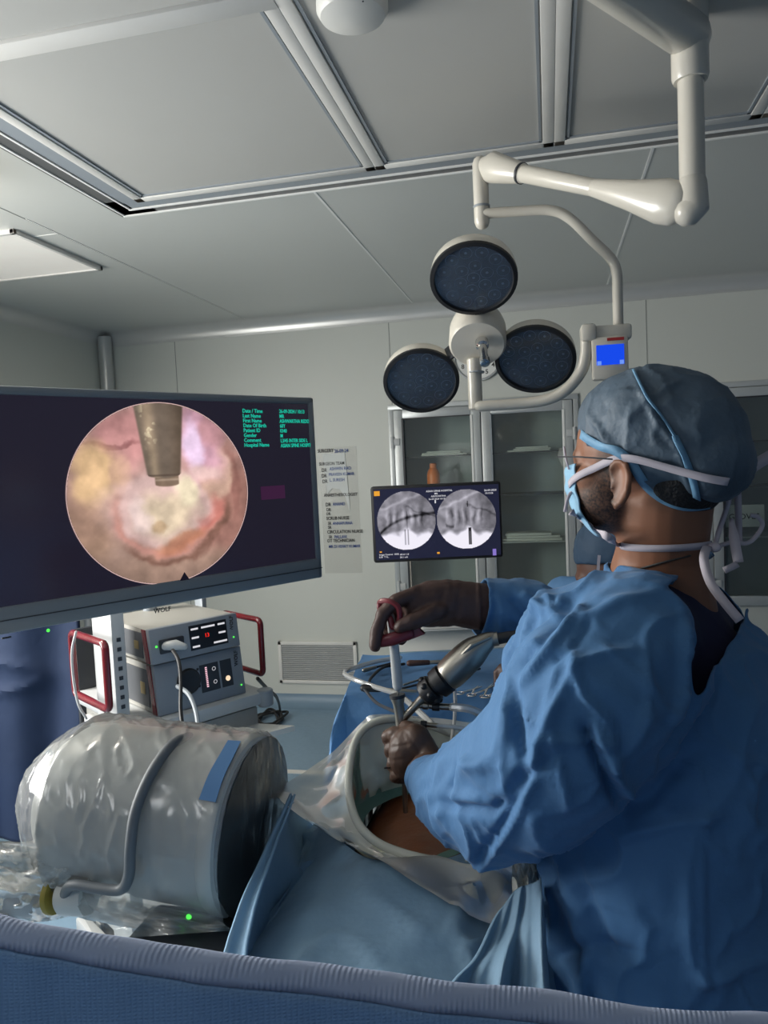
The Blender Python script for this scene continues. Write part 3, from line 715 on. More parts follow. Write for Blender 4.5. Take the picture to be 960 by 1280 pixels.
p = ml(60, 788); obj('power_led', M().ell((p.x, -.001, p.z), (.004, .003, .004), n=10, m=8), mGreenLed, mon)
m = M(); m.box2((-WM / 2, -.0015, .030), (WM / 2, .001, .032)); obj('bezel_groove', m, mDark, mon)
p = ml(8, 797); obj('power_button', M().box((p.x, -.001, p.z), (.02, .003, .004), .001), mDark, mon)
mon_arm = (o0, nm)

# ---- cart
rc = math.radians(56); ux = Vector((math.cos(rc), math.sin(rc), 0)); uy = Vector((-math.sin(rc), math.cos(rc), 0))
ZB = 2.36; pb2 = W(197, 894, ZB); BZ = pb2.z
co = Vector((pb2.x, pb2.y, 0))
cart = thing('equipment_cart', 'grey endoscopy cart with red side handles under the large monitor', 'cart', co, rc)
def cl(px, py, y=0): p = onplane(px, py, co + uy * y, uy) - co; return Vector((p.dot(ux), y, p.z))
S0 = -.035; S1 = .36; SD = .52
m = M(); m.box2((S0 - .03, -.05, BZ - .05), (S1 + .03, SD, BZ - .004), .012); sh = obj('shelf', m, mGreyL, cart)
for x in (S0 - .02, S1 + .02): obj('corner_cap', M().cyl((x, -.04, BZ - .058), (x, -.04, BZ + .0), .028, n=20, bev=.004), mGreyP, sh)
m = M(); m.box2((S0, -.02, BZ - .20), (S1, SD - .02, BZ - .06), .006); obj('drawer_unit', m, mBeige, cart)
m = M(); m.prism([(S0 + .05, 0), (S1 - .01, 0), (S1 + .03, .19), (S0 + .02, .10)], (0, -.0, BZ - .14), (1, 0, 0), (0, -1, .12), (0, 0, 1), .018); obj('pull_out_tray', m, mWhiteP, cart)
for z in (.12, .45): obj('shelf', M().box2((S0 - .03, 0, z), (S1 + .03, SD, z + .035), .01), mGreyL, cart)
for x in (S0 - .065, S1 + .065):
    obj('side_post', M().box2((x - .022, .02 if x < 0 else .40, .08), (x + .022 if x < 0 else x, .17 if x < 0 else .46, BZ + .36), .006), mGreyL if x < 0 else mGreyP, cart)
    obj('side_foot', M().box2((x - .02, -.05, .06), (x + .02, SD, .11), .008), mGreyL, cart)
m = M()
for k in range(9): m.box((S0 - .066, .019, BZ + .02 + k * .03), (.012, .004, .012))
obj('vent_slots', m, mDark, cart)
obj('back_panel', M().box2((S0 - .02, SD - .02, .1), (S1 + .0, SD, BZ + .22), .004), mDark, cart)
for x in (S0, S1):
    for y in (0, SD - .05):
        w_ = obj('caster', M().cyl((x - .02, y, .05), (x + .02, y, .05), .05, bev=.006), mBlack, cart); obj('fork', M().box2((x - .026, y - .02, .05), (x + .026, y + .02, .085), .004), mGreyL, w_)
def handle(pts):
    ps = [co + Vector((0, 0, 0)) for _ in ()]
    q = spline([Vector(p) for p in pts], 6, closed=True)
    h_ = obj('handle', M().sweep(q, .0125, n=14, closed=True), mRed, cart); return h_
def rloop(x, y0, y1, z0, z1, r=.02):
    P = []
    for (y, z, a0) in ((y1, z0, math.pi * 1.5), (y1, z1, 0), (y0, z1, math.pi / 2), (y0, z0, math.pi)):
        cy = y + (r if y < (y0 + y1) / 2 else -r); cz = z + (r if z < (z0 + z1) / 2 else -r)
        for k in range(5): a = a0 + math.pi / 2 * k / 4; P.append((x, cy + r * math.cos(a), cz + r * math.sin(a)))
    return P
hl = cl(136, 888, -.12); hl2 = cl(136, 800, -.12)
xh = onplane(136, 850, co, ux)  # reference only
def xplane(px, py, x): p = onplane(px, py, co + ux * x, ux) - co; return Vector((x, p.dot(uy), p.z))
hx0 = -.17; A = xplane(137, 888, hx0); B_ = xplane(135, 806, hx0); Cc = xplane(93, 845, hx0)
hh = obj('handle', M().sweep(rloop(hx0, A.y, Cc.y, A.z, B_.z), .0115, n=14, closed=True), mRed, cart)
hx1 = .50; A2 = xplane(329, 843, hx1); B2 = xplane(324, 775, hx1)
obj('handle', M().sweep(rloop(hx1, A2.y, A2.y + (Cc.y - A.y), A2.z, B2.z), .0115, n=14, closed=True), mRed, cart)
pk = W(177, 1000, 2.2)
kb = xplane(118, 906, -.16); m = M(); m.box((kb.x, kb.y + .02, kb.z), (.03, .05, .055), .006); obj('clamp', m, mWhiteP, cart)
obj('clamp_knob', M().lathe([(.014, 0), (.014, .012), (.01, .016)], kb + Vector((-.0, -.005, 0)), (.3, -1, 0), 16), mBlack, cart)
# monitor arm
am = M(); ps = [co + ux * .16 + uy * .34 + Vector((0, 0, BZ + .25)), co + ux * .16 + uy * .34 + Vector((0, 0, BZ + .52)), o0 - nm * .09 + Vector((0, 0, .28))]
am.sweep([ps[0], ps[1]], .025); am.sweep([ps[1], ps[2]], .02); am.box(ps[2] + nm * .03, (.12, .04, .12), .005, Matrix.Rotation(rot, 3, 'Z'))
obj('monitor_arm', am, mGreyP, cart, world=True)
# ---- boxes
def unit(name, lab, cat, z0, H, x0, w, y0, d):
    t = thing(name, lab, cat, co + ux * x0 + uy * y0 + Vector((0, 0, z0)), rc)
    sl = .13 * H
    prof_ = [(0, 0), (sl, H), (d, H), (d, 0)]
    m = M(); m.prism(prof_, (0, 0, 0), (0, 1, 0), (0, 0, 1), (1, 0, 0), w); obj('housing', m, mBeige, t)
    f = M(); f.box2((-.002, -.016, -.003), (w + .002, .006, H + .003), .004)
    for v in f.v: v.y += sl * v.z / H
    fr = obj('front_panel', f, mat('fascia', (.25, .27, .30), .42, var=.03), t)
    m = M(); m.prism([(-.004, .0), (.02, .0), (.030 + sl, H), (sl + .004, H)], (-.002, 0, 0), (0, 1, 0), (0, 0, 1), (-1, 0, 0), .003); obj('red_trim', m, mRed, t)
    m = M(); m.box2((-.003, .045, H * .10), (.001, d - .06, H * .88)); obj('side_vent', m, mat('vent_grey', (.085, .09, .10), .5), t)
    obj('yellow_sticker', M().box2((-.0045, .07, H * .35), (-.003, .10, H * .6)), mat('sticker', (.36, .27, .12), .6), t)
    return t, fr, (lambda x, z, o=.017: (x, -o + sl * z / H, z))
t, fr, fp = unit('light_source_unit', 'lower grey light source box with black round socket on the cart shelf', 'medical device', BZ, .155, 0, .318, 0, .36)
obj('socket_ring', M().lathe([(.040, 0), (.042, .006), (.036, .014), (.03, .012), (0, .012)], fp(.11, .085), (0, -1, .13), 30), mBlack, fr)
m = M(); p = fp(.165, .03); m.box2((.155, -.0165, .035), (.225, -.0155, .125)); m.box2((.232, -.0165, .035), (.275, -.0155, .125))
for v in m.v: v.y += .13 * v.z
obj('touch_panel', m, mDark, fr)
m = M()
for k in range(11): m.box(fp(.178, .052 + k * .0062, .0175), (.007, .001, .0035))
obj('level_leds', m, mPink, fr)
obj('lamp_button', M().lathe([(.009, 0), (.009, .001)], fp(.256, .062, .0175), (0, -1, .13), 16), mWarmLed, fr)
for z in (.062, .105):
    p = fp(.207, z, .018); obj('arrow_button', M().sweep([(p[0] + .006 * math.cos(a / 16 * 6.283), p[1], p[2] + .006 * math.sin(a / 16 * 6.283)) for a in range(16)], .0007, n=5, closed=True), mTxtW, fr)
for k, (x, z) in enumerate(((.148, .115), (.148, .06), (.11, .03))): obj('icon', M().box(fp(x, z, .0172), (.008, .001, .008)), mInkK, fr)
text('brand_text', 'WOLF', .019, mInkK, fr, (.300, -.0175 + .13 * .1, .095), (0, 0, 1), (-1, 0, 0), 'LEFT'); obj('status_led', M().ell(fp(.304, .028), (.003,) * 3, n=8, m=6), mGreenLed, fr)
obj('foot_gap', M().box2((.20, -.014, -.003), (.255, -.0125, .004)), mBlack, fr)
t, fr, fp = unit('camera_control_unit', 'upper grey camera control box with a lit display on top of the light source', 'medical device', BZ + .168, .105, -.012, .318, 0, .36)
m = M(); m.box2((.135, -.0165, .015), (.275, -.0155, .095))
for v in m.v: v.y += .13 * v.z
dsp = obj('display', m, mat('display_black', (.01, .01, .012), .3), fr)
for z, n in ((.083, 3), (.055, 3), (.026, 2)):
    for k in range(n):
        x = .152 + k * (.1 / max(1, n - 1)) * (1 if n == 3 else .9) + .0
        if z == .055 and k == 1: continue
        obj('display_line', M().box(fp(x + .003, z, .0175), (.026 if k != 1 else .05, .001, .006)), mTxtW, dsp)
text('red_digits', '13', .018, mRedLed, dsp, fp(.198, .05, .0178), (1, 0, 0), (0, .13, 1), 'CENTER')
m = M(); m.box(fp(.07, .048), (.085, .012, .045), .004); obj('socket', m, mDark, fr)
m = M(); m.sweep([fp(.045, .05, .02), fp(.07, .052, .045), fp(.09, .045, .06)], [.014, .017, .011], n=14); obj('cable_plug', m, mGreyL, fr)
obj('status_led', M().ell(fp(.018, .052), (.004,) * 3, n=8, m=6), mGreenLed, fr); obj('status_led', M().ell(fp(.297, .03), (.003,) * 3, n=8, m=6), mGreenLed, fr)
text('brand_text', 'WOLF', .019, mInkK, fr, (.300, -.0175 + .13 * .07, .05), (0, 0, 1), (-1, 0, 0), 'LEFT')
def cable(name, pts, r, mt, lab, cat='cable', n=8, k=8):
    pp = spline([Vector(p) for p in pts], k); o = obj(name, M().sweep(pp, r, n=n), mt, base=pp[0]); tag(o, lab, cat); return o
cable('video_cable', [W(216, 813, 2.28), W(223, 826, 2.24), W(226, 850, 2.2), W(226, 890, 2.15), W(232, 935, 2.1), W(235, 990, 2.1)], .006, mBlack, 'black cable plugged into the upper cart box and hanging down')
cable('light_cable', [W(222, 858, 2.29), W(236, 868, 2.24), W(245, 890, 2.2), W(249, 925, 2.15), W(252, 990, 2.1)], .007, mGreyP, 'grey cable hanging from the round socket of the lower cart box')
cable('hanging_tube', [W(95, 790, 2.25), W(90, 815, 2.25), W(92, 850, 2.25), W(98, 880, 2.24), W(108, 898, 2.24)], .004, mGreyL, 'thin grey tube looping down beside the left red handle')
pts = []; CCx = onH(336, 897, .03)
import random
rnd = random.Random(4)
for k in range(26):
    a = k * 1.35; pts.append(Vector((CCx.x + .09 * math.cos(a) + rnd.uniform(-.03, .03), CCx.y + .14 * math.sin(a) + rnd.uniform(-.03, .03), .012 + rnd.uniform(0, .035))))
cable('coiled_cable', [W(322, 848, 3.0), W(335, 862, 3.4), W(346, 872, 4.0), onH(350, 888, .05)] + pts + [onH(322, 905, .01), onH(317, 925, .01), onH(316, 950, .01)], .008, mBlack, 'black cable heap tangled on the floor behind the cart')

# ---- apron rack
rz_ = math.radians(10); ro = W(50, 900, 2.9); ro = Vector((ro.x, ro.y, 0))
t = thing('apron_rack', 'pale metal rail stand under the navy apron at left edge', 'rack', ro, rz_)
for z in (1.45, .25): obj('rail', M().sweep([(-.5, .04, z), (.2, .04, z)], .016), mGreyL, t)
for x in (-.5, .2): obj('post', M().sweep([(x, .04, .03), (x, .04, 1.45)], .016), mGreyL, t); obj('foot', M().sweep([(x, -.2, .02), (x, .26, .02)], .018), mGreyL, t)
obj('rail', M().box2((-.5, -.06, .235), (-.08, -.035, .265), .004), mGreyL, t)
def apr(u, v):
    x = -.46 + u * .64; z = 1.47 - v * 1.17
    y = -.01 + .018 * math.sin(u * 16 + v * 2) * (.3 + v) + .012 * math.sin(u * 7 + 4 * v)
    d = math.hypot((u - .42) / .33, (v - .44) / .05); y -= .02 * math.exp(-abs(d - 1) * 3)
    x += .02 * math.sin(v * 5) * (u - .5)
    return (x, y, z)
m = M(); m.grid(apr, 60, 90); o = obj('lead_apron', m, mNavy, base=(0, 0, 0)); o.location = ro; o.rotation_euler.z = rz_
md = o.modifiers.new('thick', 'SOLIDIFY'); md.thickness = .012
tag(o, 'navy blue protective apron hanging at left edge below the big monitor', 'apron')

# ================================================================== SMALL MONITOR + TROLLEY
za = 3.4
p0 = W(469, 702, za); p1 = W(628, 699, za * 1.0); p3 = W(463, 611, za)
r2 = math.atan2(p1.y - p0.y, p1.x - p0.x); u2 = Vector((math.cos(r2), math.sin(r2), 0)); n2 = Vector((u2.y, -u2.x, 0))
w2 = (p1 - p0).length * 1.02; h2 = (p3.z - p0.z)
tro = Vector(((p0.x + p1.x) / 2, (p0.y + p1.y) / 2, 0))
ttop = W(550, 792, 3.3).z
tr = thing('imaging_workstation', 'white imaging trolley behind the instrument table carrying the small twin screen', 'trolley', tro, r2)
obj('cabinet_body', M().box2((-.22, .02, .1), (.34, .5, ttop), .03), mWhiteP, tr)
obj('top_tray', M().box2((-.25, -.02, ttop - .012), (.36, .52, ttop + .0), .01), mGreyL, tr)
obj('front_ledge', M().box2((-.23, -.14, ttop - .14), (.36, .03, ttop - .11), .01), mDrape, tr)
for x in (-.18, .3):
    for y in (.06, .44): obj('caster', M().cyl((x - .02, y, .05), (x + .02, y, .05), .05, bev=.006), mBlack, tr)
obj('screen_pole', M().cyl((-.12, .26, ttop), (-.12, .26, p0.z + h2 / 2), .006), mSteel, tr)
obj('screen_bracket', M().box2((-.14, .02, p0.z + h2 / 2 - .03), (-.10, .27, p0.z + h2 / 2 + .03), .004), mGreyP, tr)
sm = thing('imaging_monitor', 'small black monitor with two round grey X-ray pictures above the trolley', 'monitor', tro + Vector((0, 0, p0.z)), r2)
def sl(px, py): p = onplane(px, py, tro, n2) - tro; return Vector((p.dot(u2), 0, p.z - p0.z))
obj('casing', M().box2((-w2 / 2, -.0, -.008), (w2 / 2, .035, h2 + .01), .012), mBlack, sm)
scr2 = obj('screen', M().box2((-w2 / 2 + .012, -.002, .006), (w2 / 2 - .012, .006, h2 - .004)), mat('screen_navy', (.01, .01, .02), .2, emit=srgb(34, 36, 58), es=.7), sm)
def xray(kind):
    def f(u, v):
        P = np.stack([u, v, u * 0 + kind * 9], 1); wu = u + .06 * fbm(P * 3, 3); wv = v + .06 * fbm(P * 3 + 5, 4)
        g = .56 + .10 * fbm(P * 4, 6, 4)
        bd = -.28 + .12 * np.sin(wu * 9 + 1) * np.exp(-wu ** 2 * 2) + .25 * wu * 0 - .18 * np.abs(wu) ** 1.5
        g = g + (1.0 - g) * smooth(.02, -.16, wv - bd)
        for cx in (-.62, -.38, -.1, .18, .42): g += .18 * np.exp(-((wu - cx) / .05) ** 2) * np.exp(-((wv - .12) / .3) ** 2); g -= .16 * np.exp(-((wu - cx - .12) / .035) ** 2) * np.exp(-((wv - .1) / .25) ** 2)
        g += .15 * np.exp(-((wv - .72 - .35 * wu) / .06) ** 2); g -= .14 * np.exp(-((wv - .5 + .4 * wu) / .03) ** 2) * (u > 0)
        g -= .1 * smooth(.2, .9, wu) * (wv > -.3)
        if kind == 0:
            arc = -.36 + .62 * (1 - np.exp(-(u + .85) * 1.5)); g -= .34 * np.exp(-((v - arc) / .055) ** 2) * (u > -.9)
            for x in (-.06, .04): g -= .45 * np.exp(-((u - x) / .018) ** 2) * (v < -.3) * (v > -.82)
            g -= .3 * np.exp(-((u - .02) / .012) ** 2) * (v > -.3) * (v < .3) * .6
        else:
            x = .10; g = np.where((np.abs(u - x) < .055) & (v < -.28) & (v > -.86), .16 + .3 * (np.abs(u - x) < .02) * (v < -.4), g)
            g -= .5 * np.exp(-((u - x + .05) / .012) ** 2) * (v > .4) * (v < .6)
            g -= .25 * np.exp(-((wv + .22) / .05) ** 2) * (np.abs(wu + .55) < .14)
        g = np.clip(g, .1, 1); return np.stack([g * .97, g * .955, g * 1.0 + .01], 1)
    return f
for k, (cx, cy, rp) in enumerate(((508, 650.5, 37), (583, 648.5, 37.5))):
    a = sl(cx - rp, cy); b = sl(cx + rp, cy); c = sl(cx, cy - rp); d = sl(cx, cy + rp)
    im = image_mesh('xray_picture', xray(k), (a.x + b.x) / 2, (c.z + d.z) / 2, (b.x - a.x) / 2, (c.z - d.z) / 2, -.0035, scr2, emis_attr('xray_image_%s' % 'ab'[k], .95), 120)
def st(px, py, s, h, mt, al='LEFT'): p = sl(px, py); return text('screen_text', s, h, mt, scr2, (p.x, -.0036, p.z), (1, 0, 0), (0, 0, 1), al)
st(549, 614.5, 'ASIAN SPINE HOSPITAL', .0115, mTxtW, 'CENTER'); st(545, 618, 'MR', .011, mTxtW, 'CENTER'); st(548, 621, 'ASHWARTHA', .011, mTxtW, 'CENTER'); st(546, 624.5, '26-09-2024 10:13', .0105, mTxtW, 'CENTER')
st(605, 614, '26-09-2024', .012, mTxtW); st(606, 617.5, '10:13:26', .011, mTxtW)
for px, py, w, h, mt in ((471, 617, .026, .022, mOrT), (476, 690, .010, .006, mOrT), (548, 691, .012, .008, mOrT), (618, 690, .016, .03, emis('violet_icon', srgb(150, 130, 220), .8)), (544, 627, .006, .014, mTxtW)):
    p = sl(px, py); obj('screen_icon', M().box((p.x, -.0035, p.z), (w, .0012, h)), mt, scr2)
st(474, 694.5, 'Image Control  100%', .0105, mTxtW); st(474, 697.5, '0.00  T N...', .010, mTxtW); st(500, 694, '68 kV 1.8', .0105, mTxtW); st(500, 697.5, '20.1 mA', .0105, mTxtW)
# device on trolley
dl = W(551, 792, 3.3); dloc = Vector((dl.x, dl.y + .1, ttop))
t = thing('console_device', 'small white box with arched top on the trolley, seen under the raised hand', 'medical device', dloc, r2)
hw = .095; poly = [(-hw, 0), (hw, 0), (hw, .06), (.05, .075), (.02, .105), (-.03, .105), (-.055, .075), (-hw, .06)]
obj('housing', M().prism(poly, (0, 0, 0), (1, 0, 0), (0, 0, 1), (0, 1, 0), .16), mWhiteP, t)
obj('port', M().box((.055, -.001, .035), (.032, .004, .01), .001), mDark, t); obj('port', M().cyl((-.058, -.002, .035), (-.058, .001, .035), .007, n=12), mDark, t)
text('red_lettering', 'Electrosurgical', .010, mat('red_print', (.45, .05, .04), .5), t, (-.04, -.0015, .067), (1, 0, 0), (0, 0, 1)); obj('port_mark', M().box((-.075, -.001, .035), (.006, .002, .002)), mDark, t)

# ================================================================== INSTRUMENT TABLE
TH = 1.125
ta = onH(432, 868, TH); tb = onH(448, 816, TH); td_ = onH(720, 868, TH)
tz = math.atan2(td_.y - ta.y, td_.x - ta.x)
tz = math.radians(8); to = Vector((ta.x, ta.y, 0)); tdp = (tb - ta).length * .97
it = thing('instrument_table', 'instrument table under a deep blue drape behind the patient', 'table', to, tz)
TL = .60
obj('table_top', M().box2((.02, .02, TH - .04), (TL, tdp - .01, TH - .012), .01), mSteel, it)
for x in (.03, TL - .03):
    for y in (.08, tdp - .08): obj('leg', M().cyl((x, y, .02), (x, y, TH - .04), .016), mSteel, it)
obj('base_rail', M().box2((.06, .06, .12), (TL - .06, tdp - .06, .14), .005), mSteel, it)
def tdrape():
    m = M(); Ls = []
    # perimeter path with drop, top grid + skirts by radial mapping
    nx, ny = 90, 70
    def F(u, v):
        # extended sheet: x from -drop..TL, y from -drop..tdp+drop2
        dx, dy0, dy1 = .24, .24, .22
        X = -dx + u * (dx + TL); Y = -dy0 + v * (dy0 + tdp + dy1)
        x, y, z = X, Y, TH
        ox = max(0, -X); oy = max(0, -Y); oy2 = max(0, Y - tdp); drop = 0
        if ox: x = -.012 * min(1, ox * 20)
        if oy: y = -.012 * min(1, oy * 20)
        if oy2: y = tdp + .012 * min(1, oy2 * 20)
        drop = math.sqrt(ox * ox + oy * oy + oy2 * oy2)
        w = .035 * min(1, drop * 3)
        if drop:
            s = X if (oy or oy2) and not ox else Y
            ph = math.atan2(oy + oy2, ox) * 3
            k = math.sin(s * 24 + ph) * .6 + math.sin(s * 41 + 1 + ph) * .3
            if oy and not ox: y -= w * (k + .6)
            elif oy2 and not ox: y += w * (k + .6)
            elif ox and not (oy or oy2): x -= w * (k + .6) + drop * .09
            else: x -= (w * (k + 1) + .05 * drop + drop * .05); y -= (w * (k + 1) + .05 * drop) * (1 if oy else -1)
        z = TH - drop + .004 * math.sin(X * 23 + Y * 9) * (1 if not drop else 0) + .003 * math.sin(Y * 31 - X * 12)
        return (x, y, max(z, .45))
    m.grid(F, 120, 110); return m
o = obj('table_drape', tdrape(), mDrapeD, base=(0, 0, 0)); o.location = to; o.rotation_euler.z = tz
tag(o, 'deep blue cloth spread over the instrument table and hanging at its left end', 'drape')
o.modifiers.new('thick', 'SOLIDIFY').thickness = .003
TT = TH + .008
def ot(px, py, h=.004): return onH(px, py, TT + h)
def rod(name, a, b, r, mt, lab, cat='instrument'):
    a = ot(*a, r); b = ot(*b, r); o = obj(name, M().sweep([a, b], r, n=10), mt, base=a); return tag(o, lab, cat)
rod('dissector_rod', (497, 862), (600, 836), .0028, mDark, 'long thin dark rod lying slanted on the instrument table', 'instrument')
rod('trocar_rod', (505, 856), (560, 838), .0028, mSteel, 'thin steel rod lying beside the slanted dark rod on the table')
def tool(name, lab, head, tail, r0, r1, mt, hm):
    a = ot(*head, r0); b = ot(*tail, r1); t = thing(name, lab, 'instrument', a)
    obj('grip', M().sweep([a, a.lerp(b, .3)], [r0, r0 * .8], n=12), hm, t, world=True); obj('shaft', M().sweep([a.lerp(b, .28), b], r1, n=8), mt, t, world=True); return t
tool('punch_tool', 'tool with a stout dark handle lying at left end of the instrument table', (455, 860), (520, 864), .010, .004, mSteel, mBlack)
tool('bipolar_probe', 'probe with dark grip across the back of the instrument table', (512, 829), (590, 826), .009, .006, mSteel, mGloveD)
tool('curved_rongeur', 'slim tool with pale grip at the back left of the instrument table', (455, 838), (500, 826), .006, .003, mDark, mSteel)
for i, (a, b) in enumerate((((600, 868), (618, 855)), ((618, 870), (634, 858)), ((585, 866), (600, 858)))):
    A_ = ot(*a, .004); B2_ = ot(*b, .004); t = thing('scissor_forceps', ['chrome scissors forceps left of the gloved fingertips on the table', 'chrome forceps nearest the dark gloved fingertips', 'small chrome forceps, leftmost of the three near the gloved fingertips'][i], 'forceps', A_)
    d = (B2_ - A_); sd = Vector((-d.y, d.x, 0)).normalized() * .012
    for s in (-1, 1):
        bl = obj('blade', M().sweep([A_ + sd * s, A_.lerp(B2_, .5), B2_ - sd * s * .4], [.0025, .003, .0015], n=8), mChrome, t, world=True)
        q = A_ + sd * s * 1.3 - d.normalized() * .012
        obj('finger_ring', M().sweep([q + Vector((.010 * math.cos(k / 12 * 6.283), .010 * math.sin(k / 12 * 6.283), 0)) for k in range(12)], .0018, n=6, closed=True), mChrome, bl, world=True)
rod('forceps_rod', (640, 862), (668, 846), .004, mBlack, 'short dark rod by the forceps near the gloved fingertips')
cable('suction_tube', [ot(500, 822, .01), ot(470, 827, .01), ot(440, 836, .01), ot(431, 842, .014), ot(445, 850, .02), ot(470, 859, .016), W(497, 868, 1.7), W(515, 882, 1.55), W(540, 905, 1.45)], .0065, mTubeC, 'pale clear tube looping at left end of the instrument table', 'tube')
cable('thin_black_cable', [ot(456, 862, .01), ot(470, 878, .004), W(490, 888, 1.62), W(520, 900, 1.5)], .004, mDark, 'thin dark cable falling over the front of instrument table')
cable('coil_black_cable', [ot(505, 830, .006), ot(480, 834, .006), ot(465, 846, .006), ot(460, 856, .006)], .004, mBlack, 'curved black cable lying on the instrument table behind the metal tool')

# ================================================================== ENDOSCOPE (held)
e = {k: W(*v) for k, v in dict(tail=(648, 794, 1.30), neck=(612, 800, 1.31), hmid=(590, 816, 1.315), hend=(562, 843, 1.325), cend=(534, 866, 1.335), rend=(500, 903, 1.35), vt=(497, 872, 1.35), vb=(503, 915, 1.35), tip=(507, 1015, 1.38)).items()}
es = thing('spinal_endoscope', 'steel endoscope with side ports standing in the gloved fist', 'endoscope', e['tip'])
def we(name, m, mt, par=None): return obj(name, m, mt, par or es, world=True)
ax_ = (e['vb'] - e['vt'])
bd = M(); bd.lathe([(.013, -.004), (.0135, 0), (.010, .012), (.0095, .03), (.0105, .05), (.010, .075)], e['vt'], ax_, 24); we('channel_body', bd, mSteel)
we('sheath', M().cyl(e['vb'] - ax_ * .2, e['tip'], .0048, n=16), mSteel)
m = M(); m.sweep([e['rend'], e['cend']], [.0068, .0075], n=18); m.sweep([e['vb'] - ax_ * .25, e['rend'].lerp(e['cend'], .55)], .005, n=12); we('eyepiece_tube', m, mSteel)
we('seal_cap', M().lathe([(.0145, -.006), (.0145, 0), (.008, .003)], e['vt'], ax_, 20), mDark)
def port(a, b, r, name):
    a = W(*a); b = W(*b); d = b - a; L_ = d.length
    p = we(name, M().lathe([(r, 0), (r, L_ * .25), (r * 1.25, L_ * .27), (r * 1.25, L_ * .4), (r * .9, L_ * .42), (r * 1.05, L_ * .6), (r * 1.05, L_)], a, d, 16), mSteel)
    we('port_band', M().lathe([(r * 1.45, L_ * .5), (r * 1.5, L_ * .52), (r * 1.5, L_ * .66), (r * 1.45, L_ * .68)], a, d, 16), mBlack, p)
port((515, 881, 1.345), (566, 884, 1.33), .0055, 'inflow_port'); port((505, 903, 1.35), (547, 907, 1.34), .0042, 'outflow_port')
# camera head: separate thing
m = M(); A_ = e['cend']; B2_ = e['hend']; d = B2_ - A_; L_ = d.length
m.lathe([(.010, -.012), (.022, -.006), (.025, .0), (.025, L_ * .3), (.020, L_ * .34), (.020, L_ * .42), (.027, L_ * .46), (.028, L_ * .8), (.024, L_ * .84), (.024, L_)], A_, d, 28)
cplm = m
m = M()
for k in range(8):
    a = 2 * math.pi * k / 8; dn = d.normalized(); tx = dn.orthogonal().normalized(); ty = dn.cross(tx)
    m.ell(A_ + d * .16 + (tx * math.cos(a) + ty * math.sin(a)) * .024, (.006,) * 3, n=10, m=8)
lugm = m
m = M(); m.sweep(spline([e['hend'] - d * .1, e['hend'], e['hmid'], e['neck'], e['neck'].lerp(e['tail'], .22)], 5), [.022 + .0 * k for k in range(2)] + [.0245, .026, .027, .028, .0285, .029, .0285, .028, .027, .025, .022, .019, .017, .015, .0135, .0125, .012, .0115, .011], n=24)
hd = obj('camera_head', m, mSteel, es, world=True); ch = hd; tag(hd, 'steel camera head with black coupler'); obj('coupler', cplm, mBlack, hd, world=True); obj('grip_lugs', lugm, mBlack, hd, world=True)
m = M(); nrm = (CAM - e['hmid']).normalized()
m.sweep([e['hend'] + nrm * .02 + Vector((0, 0, .012)), e['hmid'] + nrm * .022 + Vector((0, 0, .013)), e['neck'] + nrm * .012 + Vector((0, 0, .004))], [.004, .005, .003], n=10); obj('button_ridge', m, mSteel, hd, world=True)
m = M(); m.sweep([e['neck'].lerp(e['tail'], .2), e['neck'].lerp(e['tail'], .9), W(680, 790, 1.30), W(720, 800, 1.3)], [.0105, .0095, .009, .009], n=14); obj('cable', m, mBlack, ch, world=True)
obj('cable_collar', M().sweep([e['neck'].lerp(e['tail'], .12), e['neck'].lerp(e['tail'], .3)], .0125, n=16, ends=False), mSteel, ch, world=True)
cable('irrigation_tube', [W(565, 884, 1.33), W(585, 886, 1.32), W(603, 893, 1.32), W(625, 905, 1.32), W(650, 925, 1.3)], .0075, mTubeC, 'clear tube running right from the upper port of the endoscope', 'tube')
cable('drain_tube', [W(546, 907, 1.34), W(575, 910, 1.34), W(600, 918, 1.34), W(640, 930, 1.33)], .0045, mTubeC, 'thin clear tube running right from the lower port of the endoscope', 'tube')
cable('hanging_line', [W(566, 850, 1.36), W(569, 870, 1.37), W(568, 900, 1.38), W(563, 935, 1.4), W(552, 975, 1.4)], .0035, mTubeC, 'thin pale line hanging down between the metal camera and the sleeve', 'tube')
# shaver tool in upper hand
sv = thing('hand_instrument', 'grey shafted instrument with maroon finger grips held above the endoscope', 'instrument', W(498, 862, 1.345))
def ws(name, m, mt): return obj(name, m, mt, sv, world=True)
ws('shaft', M().sweep([W(488, 770, 1.345), W(492, 800, 1.345), W(497, 857, 1.345)], [.0075, .0088, .0095], n=18), mGreyL)
ws('probe', M().sweep([W(497, 858, 1.345), W(498, 876, 1.348), W(503, 915, 1.352)], .0018, n=8), mSteel)
m = M(); c = W(483, 766, 1.33)
m.sweep(spline([W(475, 753, 1.345), W(487, 752, 1.33), W(498, 760, 1.325), W(499, 777, 1.325), W(491, 784, 1.33), W(487, 772, 1.335), W(477, 768, 1.345)], 5, closed=True), .0055, n=10, closed=True); ws('finger_ring', m, mMaroon)
m = M(); m.sweep([W(473, 803, 1.335), W(490, 799, 1.325), W(513, 792, 1.325)], [(.010, .006), (.012, .008), (.010, .006)], ref=(0, 0, 1), n=12)
m.sweep([W(470, 796, 1.345), W(476, 795, 1.34)], [.006, .008], n=10); ws('lower_grip', m, mMaroon)
m = M(); m.prism([(0, 0), (.030, .012), (.022, .020), (.028, .034), (.016, .027), (.008, .036), (-.008, .012)], W(510, 801, 1.33), (1, 0, 0), (0, 0, 1), (0, 1, 0), .012); ws('grip_spur', m, mMaroon)

